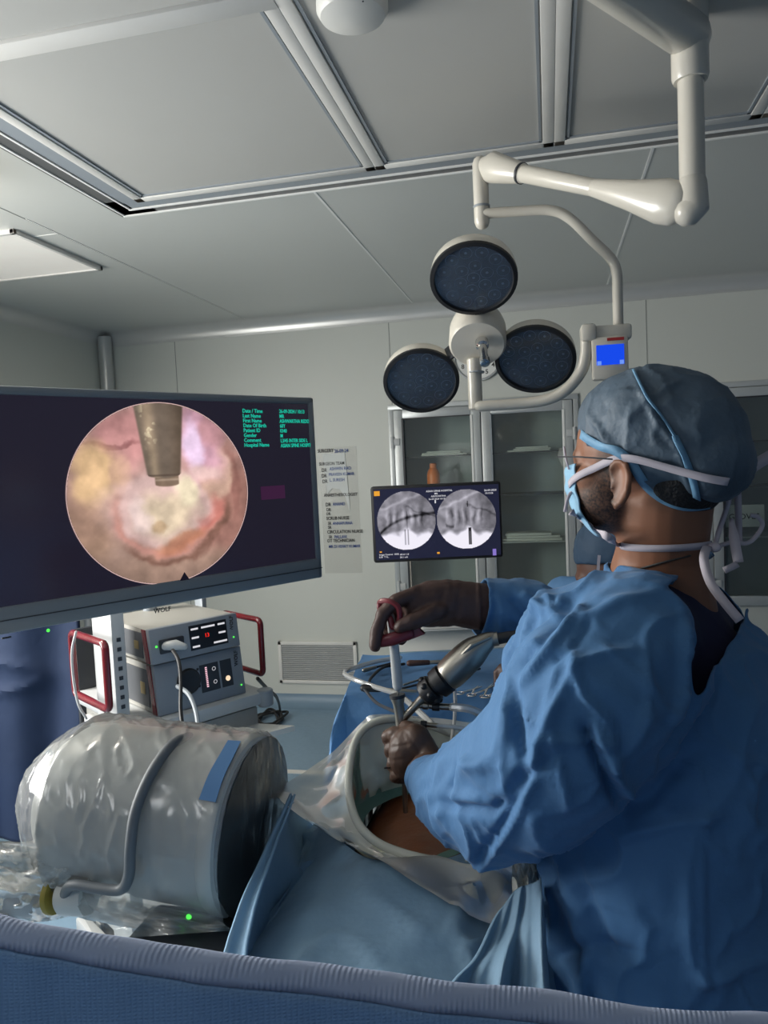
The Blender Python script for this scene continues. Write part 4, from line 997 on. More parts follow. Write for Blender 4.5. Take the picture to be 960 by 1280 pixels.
# ================================================================== SURGEON
FD = (RC @ Vector((-.86, 0, -.50))); FD.z = 0; FD.normalize()
LD = Vector((FD.y, -FD.x, 0))                       # his right, away from the camera
FH = (RC @ Vector((-.79, .02, -.615))).normalized(); LH = FH.cross(Vector((0, 0, 1))).normalized(); UH = LH.cross(FH).normalized()
RH = Matrix((FH, LH, UH)).transposed()
HC = W(806, 564, 1.06)
def hp(f, l, u): return HC + FH * f + LH * l + UH * u
feet = Vector((W(850, 1200, 1.12).x, W(850, 1200, 1.12).y, 0))

def chain(m, pts, r0, r1, n=12):
    k = len(pts); m.sweep([Vector(p) for p in pts], [r0 + (r1 - r0) * i / (k - 1) for i in range(k)], n=n)
def left_hand(m, g=0):
    wr = W(546, 962, 1.27); kn_ = W(517, 938, 1.315)
    m.sweep([W(566, 975, 1.20), wr, W(532, 950, 1.295), W(517, 940, 1.31)], [(.029 + g, .024 + g), (.027 + g, .023 + g), (.036 + g, .022 + g), (.040 + g, .020 + g)], ref=(0, 0, 1), n=16)
    m.ell(W(510, 941, 1.312), (.033 + g, .030 + g, .046 + g), Matrix.Rotation(.15, 3, 'Y')); m.ell(W(520, 930, 1.305), (.028 + g, .026 + g, .034 + g))
    for i, (ky, r) in enumerate(((917, .0105), (933, .0108), (950, .0103), (965, .0092))):
        lean = i * 3
        chain(m, [W(512 + lean, ky + 2, 1.312), W(493 + lean, ky, 1.324), W(484 + lean * 1.3, ky + 3, 1.342), W(484 + lean, ky + 7, 1.358), W(497 + lean, ky + 9, 1.372), W(511 + lean, ky + 7, 1.368)], r + .001 + g, r - .0015 + g)
    chain(m, [W(540, 948, 1.285), W(531, 927, 1.30), W(520, 914, 1.315), W(508, 909, 1.325)], .0165 + g, .0105 + g)
def right_hand(m, g=0):
    m.sweep([W(625, 760, 1.375), W(596, 758, 1.37), W(570, 754, 1.365), W(545, 755, 1.36), W(520, 758, 1.355)], [(.040 + g, .030 + g), (.042 + g, .029 + g), (.041 + g, .026 + g), (.040 + g, .024 + g), (.036 + g, .020 + g)], ref=(0, 0, 1), n=18)
    m.sweep([W(560, 741, 1.365), W(535, 743, 1.362), W(512, 750, 1.357)], [.024 + g, .022 + g, .016 + g])
    chain(m, [W(520, 742, 1.35), W(494, 752, 1.338), W(478, 767, 1.333), W(471, 788, 1.331), W(469, 808, 1.33)], .0125 + g, .009 + g)
    chain(m, [W(522, 752, 1.36), W(500, 760, 1.37), W(484, 772, 1.375), W(477, 787, 1.37), W(484, 796, 1.355)], .012 + g, .009 + g)
    chain(m, [W(524, 760, 1.36), W(506, 772, 1.372), W(494, 785, 1.375), W(488, 795, 1.362)], .0115 + g, .009 + g)
    chain(m, [W(530, 764, 1.355), W(515, 780, 1.362), W(506, 792, 1.362), W(502, 800, 1.35)], .0105 + g, .008 + g)
    chain(m, [W(548, 762, 1.34), W(528, 772, 1.325), W(512, 778, 1.318), W(500, 783, 1.32)], .0155 + g, .0105 + g)

sm_ = M()
# head
sm_.ell(hp(.0, 0, .01), (.098, .077, .095), RH); sm_.ell(hp(.045, 0, -.045), (.062, .062, .075), RH)
sm_.ell(hp(.055, 0, -.088), (.045, .042, .030), RH); sm_.ell(hp(.083, 0, -.004), (.018, .045, .018), RH)
sm_.sweep([hp(.092, 0, -.01), hp(.108, 0, -.043), hp(.095, 0, -.053)], [.008, .011, .009], n=10)
sm_.ell(hp(.097, 0, -.075), (.014, .022, .008), RH); sm_.ell(hp(.097, 0, -.086), (.012, .02, .008), RH)
for s in (-1, 1):
    sm_.ell(hp(.062, s * .045, -.035), (.025, .018, .018), RH)
    # ear
    ec = hp(.006, s * .080, -.044)
    def ep(a, u_, o_=0): return ec + FH * a + UH * u_ + LH * s * o_
    sm_.sweep([ep(.014, .008, -.004), ep(.013, .024, .002), ep(.002, .034, .006), ep(-.011, .028, .009), ep(-.016, .010, .010), ep(-.012, -.010, .008), ep(-.003, -.024, .004), ep(.007, -.030, .001), ep(.011, -.022, -.002)], [.0042, .0048, .005, .005, .005, .0048, .0055, .0065, .005], n=8)
    sm_.ell(ep(-.002, .002, -.002), (.014, .006, .026), RH)
    sm_.sweep([ep(-.006, .018, .004), ep(-.008, 0, .005), ep(.0, -.014, .004)], .003, n=8); sm_.ell(ep(.012, -.004, .002), (.004, .004, .007), RH)
sm_.sweep([hp(-.03, 0, -.06), W(826, 690, 1.085), W(822, 760, 1.11)], [(.060, .064), (.057, .064), (.075, .085)], ref=LD, n=20)
# torso, arms, legs
sm_.sweep([W(845, 1330, 1.12), W(838, 1150, 1.12), W(826, 960, 1.12), W(820, 850, 1.12), W(822, 790, 1.12)], [(.16, .12), (.15, .11), (.165, .115), (.18, .115), (.10, .07)], ref=LD, n=22)
sm_.sweep([W(775, 815, .955), W(822, 785, 1.12), W(862, 782, 1.29)], [.055, .065, .055], n=16)
sm_.sweep([W(775, 815, .955), W(700, 940, .95), W(636, 1030, 1.02), W(590, 1000, 1.12), W(548, 964, 1.26)], [.058, .05, .042, .038, .027], n=16)
sm_.sweep([W(862, 785, 1.28), W(770, 800, 1.33), W(700, 785, 1.38), W(650, 768, 1.385), W(600, 757, 1.37)], [.055, .046, .036, .032, .028], n=16)
for s in (-1, 1):
    hpv = Vector((feet.x, feet.y, 0)) + LD * s * .10
    sm_.sweep([hpv + Vector((0, 0, .88)), hpv + Vector((0, 0, .5)) + FD * .03, hpv + Vector((0, 0, .10))], [.09, .06, .04], n=16)
    sm_.sweep([hpv + Vector((0, 0, .04)) - FD * .05, hpv + Vector((0, 0, .035)) + FD * .14], [.036, .034], n=14)
left_hand(sm_, -.0018); right_hand(sm_, -.0018)
bm_ = remesh(sm_, .0042, 5)
HV = getv(bm_) - np.array(HC); hf = HV @ np.array(FH); hu = HV @ np.array(UH); hl_ = np.abs(HV @ np.array(LH))
bpoly = [(.018, .005), (.036, .0), (.045, -.035), (.065, -.052), (.13, -.065), (.13, -.14), (.05, -.135), (.02, -.105), (.008, -.075), (.012, -.035)]
rs = np.random.RandomState(3); wgt = 0
for _ in range(24): wgt = wgt + inpoly(hf + rs.normal(0, .007), hu + rs.normal(0, .006), bpoly) / 24.
wgt = wgt * (np.linalg.norm(HV, axis=1) < .2)
ba = bm_.attributes.new('beard', 'FLOAT', 'POINT'); ba.data.foreach_set('value', wgt.astype(float))
nt = mSkin.node_tree; pb_ = nt.nodes['Principled BSDF']; src = pb_.inputs['Base Color'].links[0].from_socket
at_ = nt.nodes.new('ShaderNodeAttribute'); at_.attribute_name = 'beard'; hn = nt.nodes.new('ShaderNodeTexNoise'); hn.inputs['Scale'].default_value = 260; hn.inputs['Detail'].default_value = 3
tc_ = nt.nodes.new('ShaderNodeTexCoord'); nt.links.new(tc_.outputs['Object'], hn.inputs['Vector'])
m1_ = nt.nodes.new('ShaderNodeMath'); m1_.operation = 'MULTIPLY_ADD'; nt.links.new(hn.outputs['Fac'], m1_.inputs[0]); m1_.inputs[1].default_value = 1.2; m1_.inputs[2].default_value = .25
m2_ = nt.nodes.new('ShaderNodeMath'); m2_.operation = 'MULTIPLY'; m2_.use_clamp = True; nt.links.new(m1_.outputs[0], m2_.inputs[0]); nt.links.new(at_.outputs['Fac'], m2_.inputs[1])
mxb = nt.nodes.new('ShaderNodeMix'); mxb.data_type = 'RGBA'; nt.links.new(m2_.outputs[0], mxb.inputs[0]); nt.links.new(src, mxb.inputs[6]); mxb.inputs[7].default_value = (.022, .014, .011, 1); nt.links.new(mxb.outputs[2], pb_.inputs['Base Color'])
surgeon = obj('person', None, mSkin, me=bm_, base=feet, sharp=0)
tag(surgeon, 'bearded surgeon in blue gown, cap and mask leaning over the table with gloved hands raised', 'person')
# gloves
gm = M(); left_hand(gm, .0018); me = remesh(gm, .0026, 2)
displace(me, lambda V, N: .0010 * fbm(V * 60, 3) + creases(V, N, [([(505, 912), (525, 940), (522, 985)], 2.2, -.0012), ([(512, 930), (487, 935)], 2, -.001), ([(510, 948), (488, 951)], 2, -.001)]))
obj('glove', None, mGlove, surgeon, me=me, world=True, sharp=0)
obj('glove_tip_tag', M().sweep([W(487, 960, 1.315), W(481, 960, 1.31)], .0016, n=8), mInkK, surgeon, world=True)
gm = M(); right_hand(gm, .0022); me = remesh(gm, .0028, 3); displace(me, lambda V, N: .0012 * fbm(V * 50, 7) + creases(V, N, [([(598, 728), (600, 790)], 2.5, .003), ([(555, 735), (545, 775)], 5, -.002), ([(575, 735), (570, 780)], 4, -.0015)]))
obj('glove', None, mGloveD, surgeon, me=me, world=True, sharp=0)
# scrub top
g = M(); g.sweep([W(838, 1000, 1.12), W(826, 880, 1.12), W(822, 800, 1.12), W(826, 752, 1.115)], [(.20, .13), (.205, .135), (.16, .12), (.082, .078)], ref=LD, n=24)
g.sweep([W(785, 812, .975), W(825, 782, 1.12), W(858, 782, 1.27)], [.075, .085, .075], n=18)
me = remesh(g, .008, 6); displace(me, lambda V, N: .004 * fbm(V * 12, 4))
scrub = obj('scrub_top', None, mScrub, surgeon, me=me, world=True, sharp=0)
# gown
g = M()
def at(px, py, z, h=None):
    p = W(px, py, z)
    return p
tb_ = W(838, 1330, 1.13)
g.sweep([Vector((tb_.x, tb_.y, .42)), Vector((tb_.x, tb_.y, .7)), W(843, 1200, 1.13), W(838, 1090, 1.13), W(832, 990, 1.13), W(826, 900, 1.13), W(823, 840, 1.125), W(826, 792, 1.12), W(830, 762, 1.12)],
        [(.28, .245), (.27, .225), (.262, .205), (.252, .195), (.245, .188), (.24, .182), (.225, .172), (.18, .150), (.115, .11)], ref=LD, n=36)
g.sweep([W(775, 812, .945), W(822, 785, 1.12), W(866, 790, 1.30)], [.085, .10, .09], n=20)
g.sweep([W(790, 812, .96), W(745, 868, .93), W(698, 930, .94), W(650, 985, .98), W(618, 1015, 1.02)], [.105, .115, .107, .092, .072], n=24)
g.sweep([W(652, 965, 1.0), W(612, 994, 1.06), W(575, 996, 1.14), W(547, 980, 1.22), W(531, 969, 1.262)], [.090, .088, .066, .046, .040], n=24)
g.sweep([W(664, 826, 1.05), W(704, 800, 1.02), W(760, 790, 1.0)], [.05, .08, .09], n=18)
g.sweep([W(640, 1030, .99), W(604, 1070, 1.02)], [.062, .026], n=16)
g.sweep([W(862, 790, 1.29), W(800, 800, 1.33), W(720, 790, 1.385), W(662, 766, 1.39), W(625, 758, 1.385), W(600, 758, 1.375)], [.085, .080, .068, .064, .060, .054], n=20)
me = remesh(g, .0052, 9)
fold = [([(672, 962), (640, 1030), (600, 1094)], 3, .007), ([(662, 968), (625, 1040), (592, 1085)], 8, -.006),
        ([(728, 905), (752, 960), (778, 1012)], 6, -.014), ([(742, 900), (768, 965), (792, 1000)], 7, .010),
        ([(640, 850), (648, 920), (655, 950)], 6, -.008), ([(700, 870), (672, 930), (668, 965)], 4, .008), ([(655, 960), (640, 985), (700, 940)], 5, -.006),
        ([(545, 1005), (580, 1010), (612, 1018), (628, 1000)], 4, -.008), ([(548, 990), (600, 1003)], 6, .005), ([(545, 1010), (552, 1060)], 3, .006),
        ([(690, 905), (700, 960), (712, 1010)], 5, .005), ([(660, 925), (735, 928), (775, 925)], 3, .005), ([(715, 745), (680, 785), (645, 835)], 5, -.008), ([(728, 752), (698, 795), (655, 850)], 5, .008),
        ([(740, 770), (712, 812), (690, 830)], 4, -.006), ([(710, 800), (730, 870), (760, 900), (775, 975)], 5, .007), ([(775, 1020), (815, 1000), (862, 945)], 9, -.012), ([(775, 1045), (840, 1030), (900, 1015)], 7, .006),
        ([(870, 780), (875, 850), (866, 900), (830, 960)], 7, -.014), ([(855, 770), (858, 850), (840, 910)], 8, .010), ([(632, 870), (620, 940), (570, 970)], 9, .006),
        ([(560, 950), (545, 975), (530, 990)], 3, -.004), ([(583, 930), (565, 970), (552, 1000)], 4, -.006), ([(700, 1090), (740, 1190), (730, 1260)], 10, .008), ([(720, 1090), (765, 1200)], 8, -.007), ([(875, 1050), (880, 1250)], 2.5, .004),
        ([(675, 1065), (680, 1150), (695, 1250)], 6, .006), ([(690, 1200), (740, 1180), (800, 1195)], 8, -.007), ([(745, 800), (800, 850), (840, 900)], 4, .003), ([(640, 745), (660, 770), (655, 790)], 5, -.006), ([(680, 735), (690, 760), (700, 740)], 4, .006), ([(612, 735), (620, 760), (615, 790)], 4, -.006), ([(650, 740), (690, 765)], 4, .006)]
def gd(V, N):
    a = creases(V, N, [(p, w, am * 1.25) for p, w, am in fold], 6)
    r1 = 1 - np.abs(noise(V * np.array([9, 9, 5]) + fbm(V * 4, 3)[:, None] * .8, 21)); r2 = 1 - np.abs(noise(V * np.array([20, 20, 13]) + fbm(V * 8, 5)[:, None], 31))
    return a + .010 * fbm(V * 4, 9, 2) + .009 * (r1 ** 6 - .2) + .005 * (r2 ** 5 - .2)
displace(me, gd)
opn = [(838, 735), (850, 722), (905, 690), (926, 706), (937, 742), (930, 775), (905, 812), (884, 850), (869, 880), (866, 840), (876, 800), (866, 760)]
def cuttest(V):
    x, y, z = project(V); return (inpoly(x, y, opn) & (z < 1.28)) | ((y < 768) & (np.hypot(V[:, 0] - W(828, 735, 1.105).x, V[:, 1] - W(828, 735, 1.105).y) < .076) & (V[:, 2] > 1.48))
def endcut(V):
    w1 = np.array(W(531, 966, 1.262)); d1 = np.array((W(531, 966, 1.262) - W(568, 985, 1.15)).normalized()); w2_ = np.array(W(602, 757, 1.375)); d2 = np.array((W(602, 757, 1.375) - W(662, 766, 1.39)).normalized())
    return (((V - w1) @ d1 > .004) & (np.linalg.norm(V - w1, axis=1) < .09)) | (((V - w2_) @ d2 > .004) & (np.linalg.norm(V - w2_, axis=1) < .09)) | (V[:, 2] < .40)
cut(me, lambda V: cuttest(V) | endcut(V))
gown = obj('gown', None, mGown, surgeon, me=me, world=True, sharp=0)
gown.modifiers.new('thick', 'SOLIDIFY').thickness = .002
# knitted cuff under the sleeve
obj('cuff', M().sweep([W(531, 966, 1.262), W(541, 960, 1.27)], [.031, .029], n=20), mGlove, surgeon, world=True)
# hair + beard
m = M(); m.ell(hp(-.052, 0, -.040), (.058, .068, .056), RH); m.ell(hp(-.015, 0, .02), (.098, .078, .090), RH); me = remesh(m, .006, 4); obj('hair', None, mHair, surgeon, me=me, world=True, sharp=0)
# cap
cm = M(); RCp = Matrix.Rotation(.30, 3, LH) @ RH
cm.ell(hp(-.022, 0, .022), (.118, .092, .094), RCp, n=48, m=32); cm.ell(hp(-.088, 0, -.016), (.058, .076, .058), RH, n=32, m=20)
me = remesh(cm, .004, 8)
def capd(V, N):
    P = (V - np.array(HC)) ; f = P @ np.array(FH); u_ = P @ np.array(UH)
    a = creases(V, N, [([(790, 465), (820, 525), (848, 560), (865, 620)], 4, .0045), ([(800, 462), (830, 515), (858, 560), (872, 610)], 6, -.003), ([(775, 490), (815, 495), (850, 475)], 4, .003), ([(815, 495), (780, 530)], 5, .003), ([(735, 520), (760, 550), (790, 590), (840, 635)], 4, .004), ([(760, 500), (740, 560)], 6, -.003)])
    rr = 1 - np.abs(noise(V * np.array([30, 30, 14]) + fbm(V * 10, 2)[:, None], 11))
    return a + .004 * fbm(V * 14, 3, 3) + .003 * (rr ** 4 - .2)
displace(me, capd)
def capcut(V):
    P = V - np.array(HC); f = P @ np.array(FH); u_ = P @ np.array(UH)
    lim = np.interp(f, [-.16, -.10, -.06, -.03, -.01, .015, .05, .09, .13], [-.080, -.084, -.078, -.055, -.026, -.004, .006, .014, .022])
    return u_ < lim
cut(me, capcut); cap = obj('surgical_cap', None, mCap, surgeon, me=me, world=True, sharp=0); cap.modifiers.new('thick', 'SOLIDIFY').thickness = .0015
tree = bvh(cap, surgeon)
def rib(name, pxs, w, mt, off=.002, zd=1.02, th=.0014, k=6, par=None, sm=3):
    P = spline([Vector((x, y, 0)) for x, y in pxs], k); pts = []; ns = []
    for p in P:
        q, n_ = snap(tree, p.x, p.y, off, zd); pts.append(q); ns.append(n_)
    for _ in range(sm):
        pts = [pts[0]] + [(pts[i - 1] + pts[i] * 2 + pts[i + 1]) / 4 for i in range(1, len(pts) - 1)] + [pts[-1]]; ns = [ns[0]] + [(ns[i - 1] + ns[i] * 2 + ns[i + 1]).normalized() for i in range(1, len(ns) - 1)] + [ns[-1]]
    return obj(name, M().ribbon(pts, ns, w, th), mt, par or surgeon, world=True, sharp=0)
rib('cap_band', [(728, 543), (748, 556), (770, 563), (790, 578), (806, 604), (830, 624), (858, 633), (885, 630)], .013, mCapB, .0025, 1.0, par=cap)
rib('cap_band', [(792, 464), (808, 498), (828, 525), (845, 552)], .0035, mCapB, .003, 1.0, par=cap); rib('cap_band', [(842, 546), (858, 580), (870, 612), (872, 632)], .009, mCapB, .003, 1.0, par=cap)
# mask
FM_ = M()
def mk(u, v):
    # u across (left..right side), v top..bottom
    a = (u - .5) * 1.75; R_ = .070 + .014 * math.cos(v * math.pi - 1.5)
    f = .036 + R_ * math.cos(a) * 1.0 - .022 * v + .012 * math.exp(-(a / .35) ** 2) * (1 - v); l = math.sin(a) * .070
    u_ = -.022 - v * .090 + .010 * abs(math.sin(a)) * (1 - 2 * v); f += .0012 * math.sin(v * 22) - .02 * max(0, v - .75) * 2
    p = hp(f, l, u_); return p
FM_.grid(mk, 40, 30); mask = obj('face_mask', FM_, mMask, surgeon, world=True, sharp=0); mask.modifiers.new('thick', 'SOLIDIFY').thickness = .002
# ties
def ztie(name, pts, w, off=None): 
    P = spline([W(*p) for p in pts], 6); return obj(name, M().ribbon(P, (CAM - P[len(P) // 2]).normalized(), w, .0012), mTie, surgeon, world=True, sharp=0)
ml_t = mk(0, 0.02); ml_b = mk(0, .98)
rib('mask_tie', [(716, 606), (722, 597), (745, 586), (772, 571), (800, 572), (840, 584), (880, 595), (908, 600)], .0105, mTie, .006, 1.02, sm=14)
rib('mask_tie', [(714, 640), (735, 652), (755, 668), (775, 681), (800, 684), (840, 684), (868, 682), (886, 680)], .0105, mTie, .003, 1.03)
rib('mask_tie', [(717, 612), (710, 622), (706, 640)], .005, mTie, .002, 1.08)
ztie('mask_tie', [(884, 682, 1.02), (880, 700, 1.0), (888, 728, .98), (905, 752, .965), (925, 776, .955)], [.012] * 25)
ztie('mask_tie', [(893, 684, 1.03), (900, 660, 1.03), (910, 630, 1.03), (914, 606, 1.02)], .007)
ztie('mask_tie', [(914, 600, 1.02), (930, 592, 1.02), (946, 580, 1.02), (975, 563, 1.02)], .016)
ztie('mask_tie', [(914, 648, 1.03), (918, 675, 1.02), (923, 703, 1.01)], [.005 + .008 * min(1, k / 5) for k in range(13)]); ztie('mask_tie', [(922, 705, 1.01), (912, 710, 1.0), (905, 713, 1.0)], .009)
ztie('mask_tie', [(893, 684, 1.03), (915, 678, 1.04), (934, 679, 1.04), (947, 668, 1.04), (953, 655, 1.04), (947, 646, 1.04), (938, 644, 1.04)], .006)
ztie('mask_tie', [(922, 604, 1.05), (923, 640, 1.05), (924, 680, 1.05)], .009)
obj('tie_knot', M().ell(W(893, 684, 1.02), (.009, .006, .007), RH), mTie, surgeon, world=True)
# spectacles
gl = M(); gl.sweep([W(697, 571, 1.075), W(722, 571, 1.03), W(765, 574, .99)], .0011, n=8); spx = obj('spectacles', gl, mDark, surgeon, world=True)
q = [W(704, 560, 1.09), W(707, 573, 1.09), W(710, 586, 1.09), W(702, 582, 1.12), W(697, 570, 1.13), W(699, 560, 1.12)]
obj('lens', M().add(q, [(0, 1, 2, 3, 4, 5)]), mGlass, spx, world=True); obj('lens_edge', M().sweep([W(705, 559, 1.09), W(707, 572, 1.085), W(711, 586, 1.085)], .0015, n=8), mTie, spx, world=True)
tree2 = bvh(surgeon)
P = []
for x, y in ((784, 716), (800, 711), (830, 702), (862, 694)):
    q, n_ = snap(tree2, x, y, .0015, 1.03); P.append(q)
obj('neck_cord', M().sweep(spline(P, 4), .0014, n=8), mInkK, surgeon, world=True)

# ================================================================== ASSISTANT
AC = W(778, 708, 1.60); af = (RC @ Vector((-.92, -.30, -.35))).normalized(); al = af.cross(Vector((0, 0, 1))).normalized(); au = al.cross(af).normalized(); RA = Matrix((af, al, au)).transposed()
def ap(f, l, u): return AC + af * f + al * l + au * u
afe = Vector((W(830, 900, 1.75).x, W(830, 900, 1.75).y, 0))
def ahand(m, g=0):
    m.sweep([W(668, 846, 1.70), W(645, 843, 1.72), W(634, 840, 1.73)], [(.028 + g, .02 + g), (.03 + g, .02 + g), (.026 + g, .018 + g)], ref=(0, 0, 1), n=14)
    for i in range(4): chain(m, [W(638, 833 + i * 5, 1.73 + .006 * i), W(627, 834 + i * 5.5, 1.735), W(621, 841 + i * 4.5, 1.74), W(622, 849 + i * 3, 1.745)], .0095 + g, .0075 + g)
    chain(m, [W(648, 850, 1.70), W(636, 856, 1.70), W(628, 858, 1.71)], .011 + g, .008 + g)
m = M(); m.ell(ap(0, 0, .01), (.095, .075, .09), RA); m.ell(ap(.05, 0, -.045), (.055, .055, .07), RA); m.ell(ap(.105, 0, -.02), (.018, .012, .02), RA); m.ell(ap(.085, 0, .0), (.018, .045, .018), RA)
for s in (-1, 1): m.ell(ap(-.005, s * .078, -.025), (.014, .006, .028), RA)
m.sweep([ap(-.03, 0, -.06), W(815, 765, 1.66), W(830, 800, 1.70)], [.055, .056, .07], n=16)
m.sweep([W(830, 800, 1.70), W(840, 900, 1.74), Vector((afe.x, afe.y, .9))], [(.16, .10), (.16, .115), (.15, .12)], ref=al, n=18)
m.sweep([W(800, 790, 1.56), W(740, 850, 1.58), W(690, 850, 1.66), W(660, 845, 1.71)], [.055, .045, .036, .028], n=14); m.sweep([W(870, 800, 1.84), W(850, 900, 1.8), W(780, 930, 1.75)], [.055, .045, .03], n=14)
for s in (-1, 1):
    h_ = afe + al * s * .09; m.sweep([h_ + Vector((0, 0, .9)), h_ + Vector((0, 0, .08))], [.085, .042], n=14); m.sweep([h_ + Vector((0, 0, .036)), h_ + Vector((0, 0, .036)) + Vector((af.x, af.y, 0)) * .17], .035, n=12)
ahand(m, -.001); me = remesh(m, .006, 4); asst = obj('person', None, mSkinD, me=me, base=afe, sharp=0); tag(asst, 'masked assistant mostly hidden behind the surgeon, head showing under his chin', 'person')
m = M(); ahand(m, .001); me = remesh(m, .003, 3); obj('glove', None, mGloveD, asst, me=me, world=True, sharp=0)
m = M(); m.sweep([Vector((afe.x, afe.y, .45)), Vector((afe.x, afe.y, .9)), W(838, 880, 1.74), W(832, 800, 1.70), W(825, 770, 1.68)], [(.24, .2), (.22, .17), (.21, .16), (.19, .13), (.1, .09)], ref=al, n=24)
m.sweep([W(808, 790, 1.57), W(750, 838, 1.58), W(710, 848, 1.63), W(682, 848, 1.68)], [.08, .07, .055, .038], n=18); m.sweep([W(702, 738, 1.66), W(730, 745, 1.62), W(780, 775, 1.6)], [.03, .045, .07], n=14); m.sweep([W(868, 800, 1.83), W(850, 900, 1.82), W(790, 925, 1.76)], [.08, .07, .05], n=16)
me = remesh(m, .009, 5); displace(me, lambda V, N: .008 * fbm(V * 9, 5)); obj('gown', None, mDrapeD, asst, me=me, world=True, sharp=0)
m = M(); m.ell(ap(-.015, 0, .03), (.108, .088, .098), Matrix.Rotation(.2, 3, al) @ RA, n=32, m=24); me = remesh(m, .005, 2); displace(me, lambda V, N: .003 * fbm(V * 30, 5))
def acut(V): P = V - np.array(AC); f = P @ np.array(af); u_ = P @ np.array(au); return u_ < np.interp(f, [-.12, 0, .1], [-.02, .018, .034])
cut(me, acut); o = obj('surgical_cap', None, mat('navy_cap_fabric', (.03, .07, .13), .7, bump=[(30, .4, .005, 3)]), asst, me=me, world=True, sharp=0); o.modifiers.new('t', 'SOLIDIFY').thickness = .002
def amk(u, v):
    a = (u - .5) * 2.2; R_ = .066 + .012 * math.sin(v * math.pi); return ap(.048 + R_ * math.cos(a), math.sin(a) * .062, -.022 - v * .085)
m = M(); m.grid(amk, 24, 16); o = obj('face_mask', m, mMask, asst, world=True, sharp=0); o.modifiers.new('t', 'SOLIDIFY').thickness = .002
m = M(); m.ribbon(spline([amk(0, .1), ap(-.0, -.086, .0), ap(-.06, -.08, .01)], 5), -al, .006); m.ribbon(spline([amk(0, .9), ap(-.01, -.07, -.05), ap(-.07, -.05, -.02)], 5), -al, .006); obj('mask_tie', m, mTie, asst, world=True)
ztie2 = obj('mask_tie', M().ribbon([W(749, 694, 1.50), W(748, 706, 1.5), W(747, 718, 1.5)], (CAM - W(749, 700, 1.5)).normalized(), .006), mTie, asst, world=True)

# ================================================================== PATIENT + TABLE
SK = W(505, 1025, 1.36)
pax = Vector((.05, 1, 0)).normalized(); pside = Vector((1, -.05, 0)).normalized()
SZ = SK.z
pc0 = Vector((SK.x + .05, SK.y, 0))
def pp_(s, a, z): return pc0 + pside * s + pax * a + Vector((0, 0, z))
m = M()
m.sweep([pp_(0, -.62, SZ - .16), pp_(0, -.40, SZ - .12), pp_(0, -.1, SZ - .115), pp_(0, .12, SZ - .12), pp_(0, .3, SZ - .12)], [(.16, .09), (.19, .115), (.165, .115), (.165, .115), (.17, .115)], ref=pside, n=28)
for s in (-1, 1):
    m.sweep([pp_(s * .09, .3, SZ - .13), pp_(s * .10, .68, SZ - .17), pp_(s * .10, 1.05, SZ - .19)], [.085, .058, .038], n=16); m.sweep([pp_(s * .10, 1.05, SZ - .19), pp_(s * .11, 1.13, SZ - .23)], [.035, .02], n=12)
    m.sweep([pp_(s * .18, -.56, SZ - .15), pp_(s * .25, -.74, SZ - .2), pp_(s * .2, -.92, SZ - .22)], [.05, .04, .03], n=12); m.ell(pp_(s * .19, -.98, SZ - .22), (.03, .06, .015))
m.sweep([pp_(0, -.6, SZ - .13), pp_(0, -.75, SZ - .13)], .055, n=14); m.ell(pp_(0, -.84, SZ - .14), (.075, .10, .095)); m.ell(pp_(0, -.88, SZ - .22), (.02, .03, .02))
me = remesh(m, .009, 5); displace(me, lambda V, N: .003 * fbm(V * 14, 5)); 
pb0 = pp_(0, 0, 0); pat = obj('person', None, mBack, me=me, base=(pb0.x, pb0.y, SZ - .235), sharp=0); tag(pat, 'patient lying face down under blue drapes, orange-brown painted back bare in the opening', 'person')
ob = thing('operating_table', 'operating table hidden under the patient and blue drapes', 'operating table', (pc0.x, pc0.y, 0))
m = M(); m.box((0, .1, SZ - .275), (.5, 2.0, .06), .02); obj('mattress', m, mBlack, ob); obj('table_frame', M().box((0, .1, SZ - .32), (.46, 1.9, .03), .005), mSteel, ob)
obj('column', M().box2((-.12, .0, .12), (.12, .4, SZ - .335), .02), mSteel, ob); obj('base', M().box2((-.25, -.4, 0), (.25, .7, .12), .03), mGreyL, ob)
# patient drape: profile swept along the table, with an opening
oc = Vector((SK.x + .015, SK.y + .0, 0))
def pd(u, v):
    a = -.60 + v * 1.25
    s_ = (u - .5) * 2.0             # arc coordinate -1..1
    hw = .225 + .02 * math.sin(a * 5); L_ = abs(s_) * .75; sg = 1 if s_ > 0 else -1
    top = SZ + .012 + (-.02 * max(0, -a - .1)) - .05 * max(0, a - .1)
    if L_ < hw: s = L_; z = top - .05 * (L_ / hw) ** 3 * 1.0
    else:
        k = L_ - hw; s = hw + .06 * (1 - math.exp(-k * 12)) + k * .10; z = top - .05 - .9 * k + .02 * math.exp(-k * 20)
    n1 = fbm([[a * 5, s_ * 4, 2.]], 3)[0]; n2 = 1 - abs(noise([[a * 6 + n1, s_ * 9 + a * 6, 5.]], 8)[0])
    dd = .012 * n1 + .022 * (n2 ** 6) * (1 if L_ > .10 else .4)
    p = pc0 + pside * (s * sg) + pax * a + Vector((0, 0, z)); 
    if L_ < hw: p.z += dd
    else: p += pside * sg * dd * 1.5
    return p
m = M(); m.grid(pd, 130, 130)
me = bpy.data.meshes.new('t'); me.from_pydata([tuple(v) for v in m.v], [], m.f); me.update()
cut(me, lambda V: (((V[:, 0] - oc.x - .01) / .13) ** 2 + ((V[:, 1] - oc.y) / .165) ** 2 < 1) & (V[:, 2] > SZ - .1))
o = pdr = obj('patient_drape', None, mDrape, me=me, base=pp_(0, 0, SZ - .3), sharp=0); o.modifiers.new('t', 'SOLIDIFY').thickness = .003
tag(o, 'blue surgical drape spread over the patient in front of the clear pouch', 'drape')
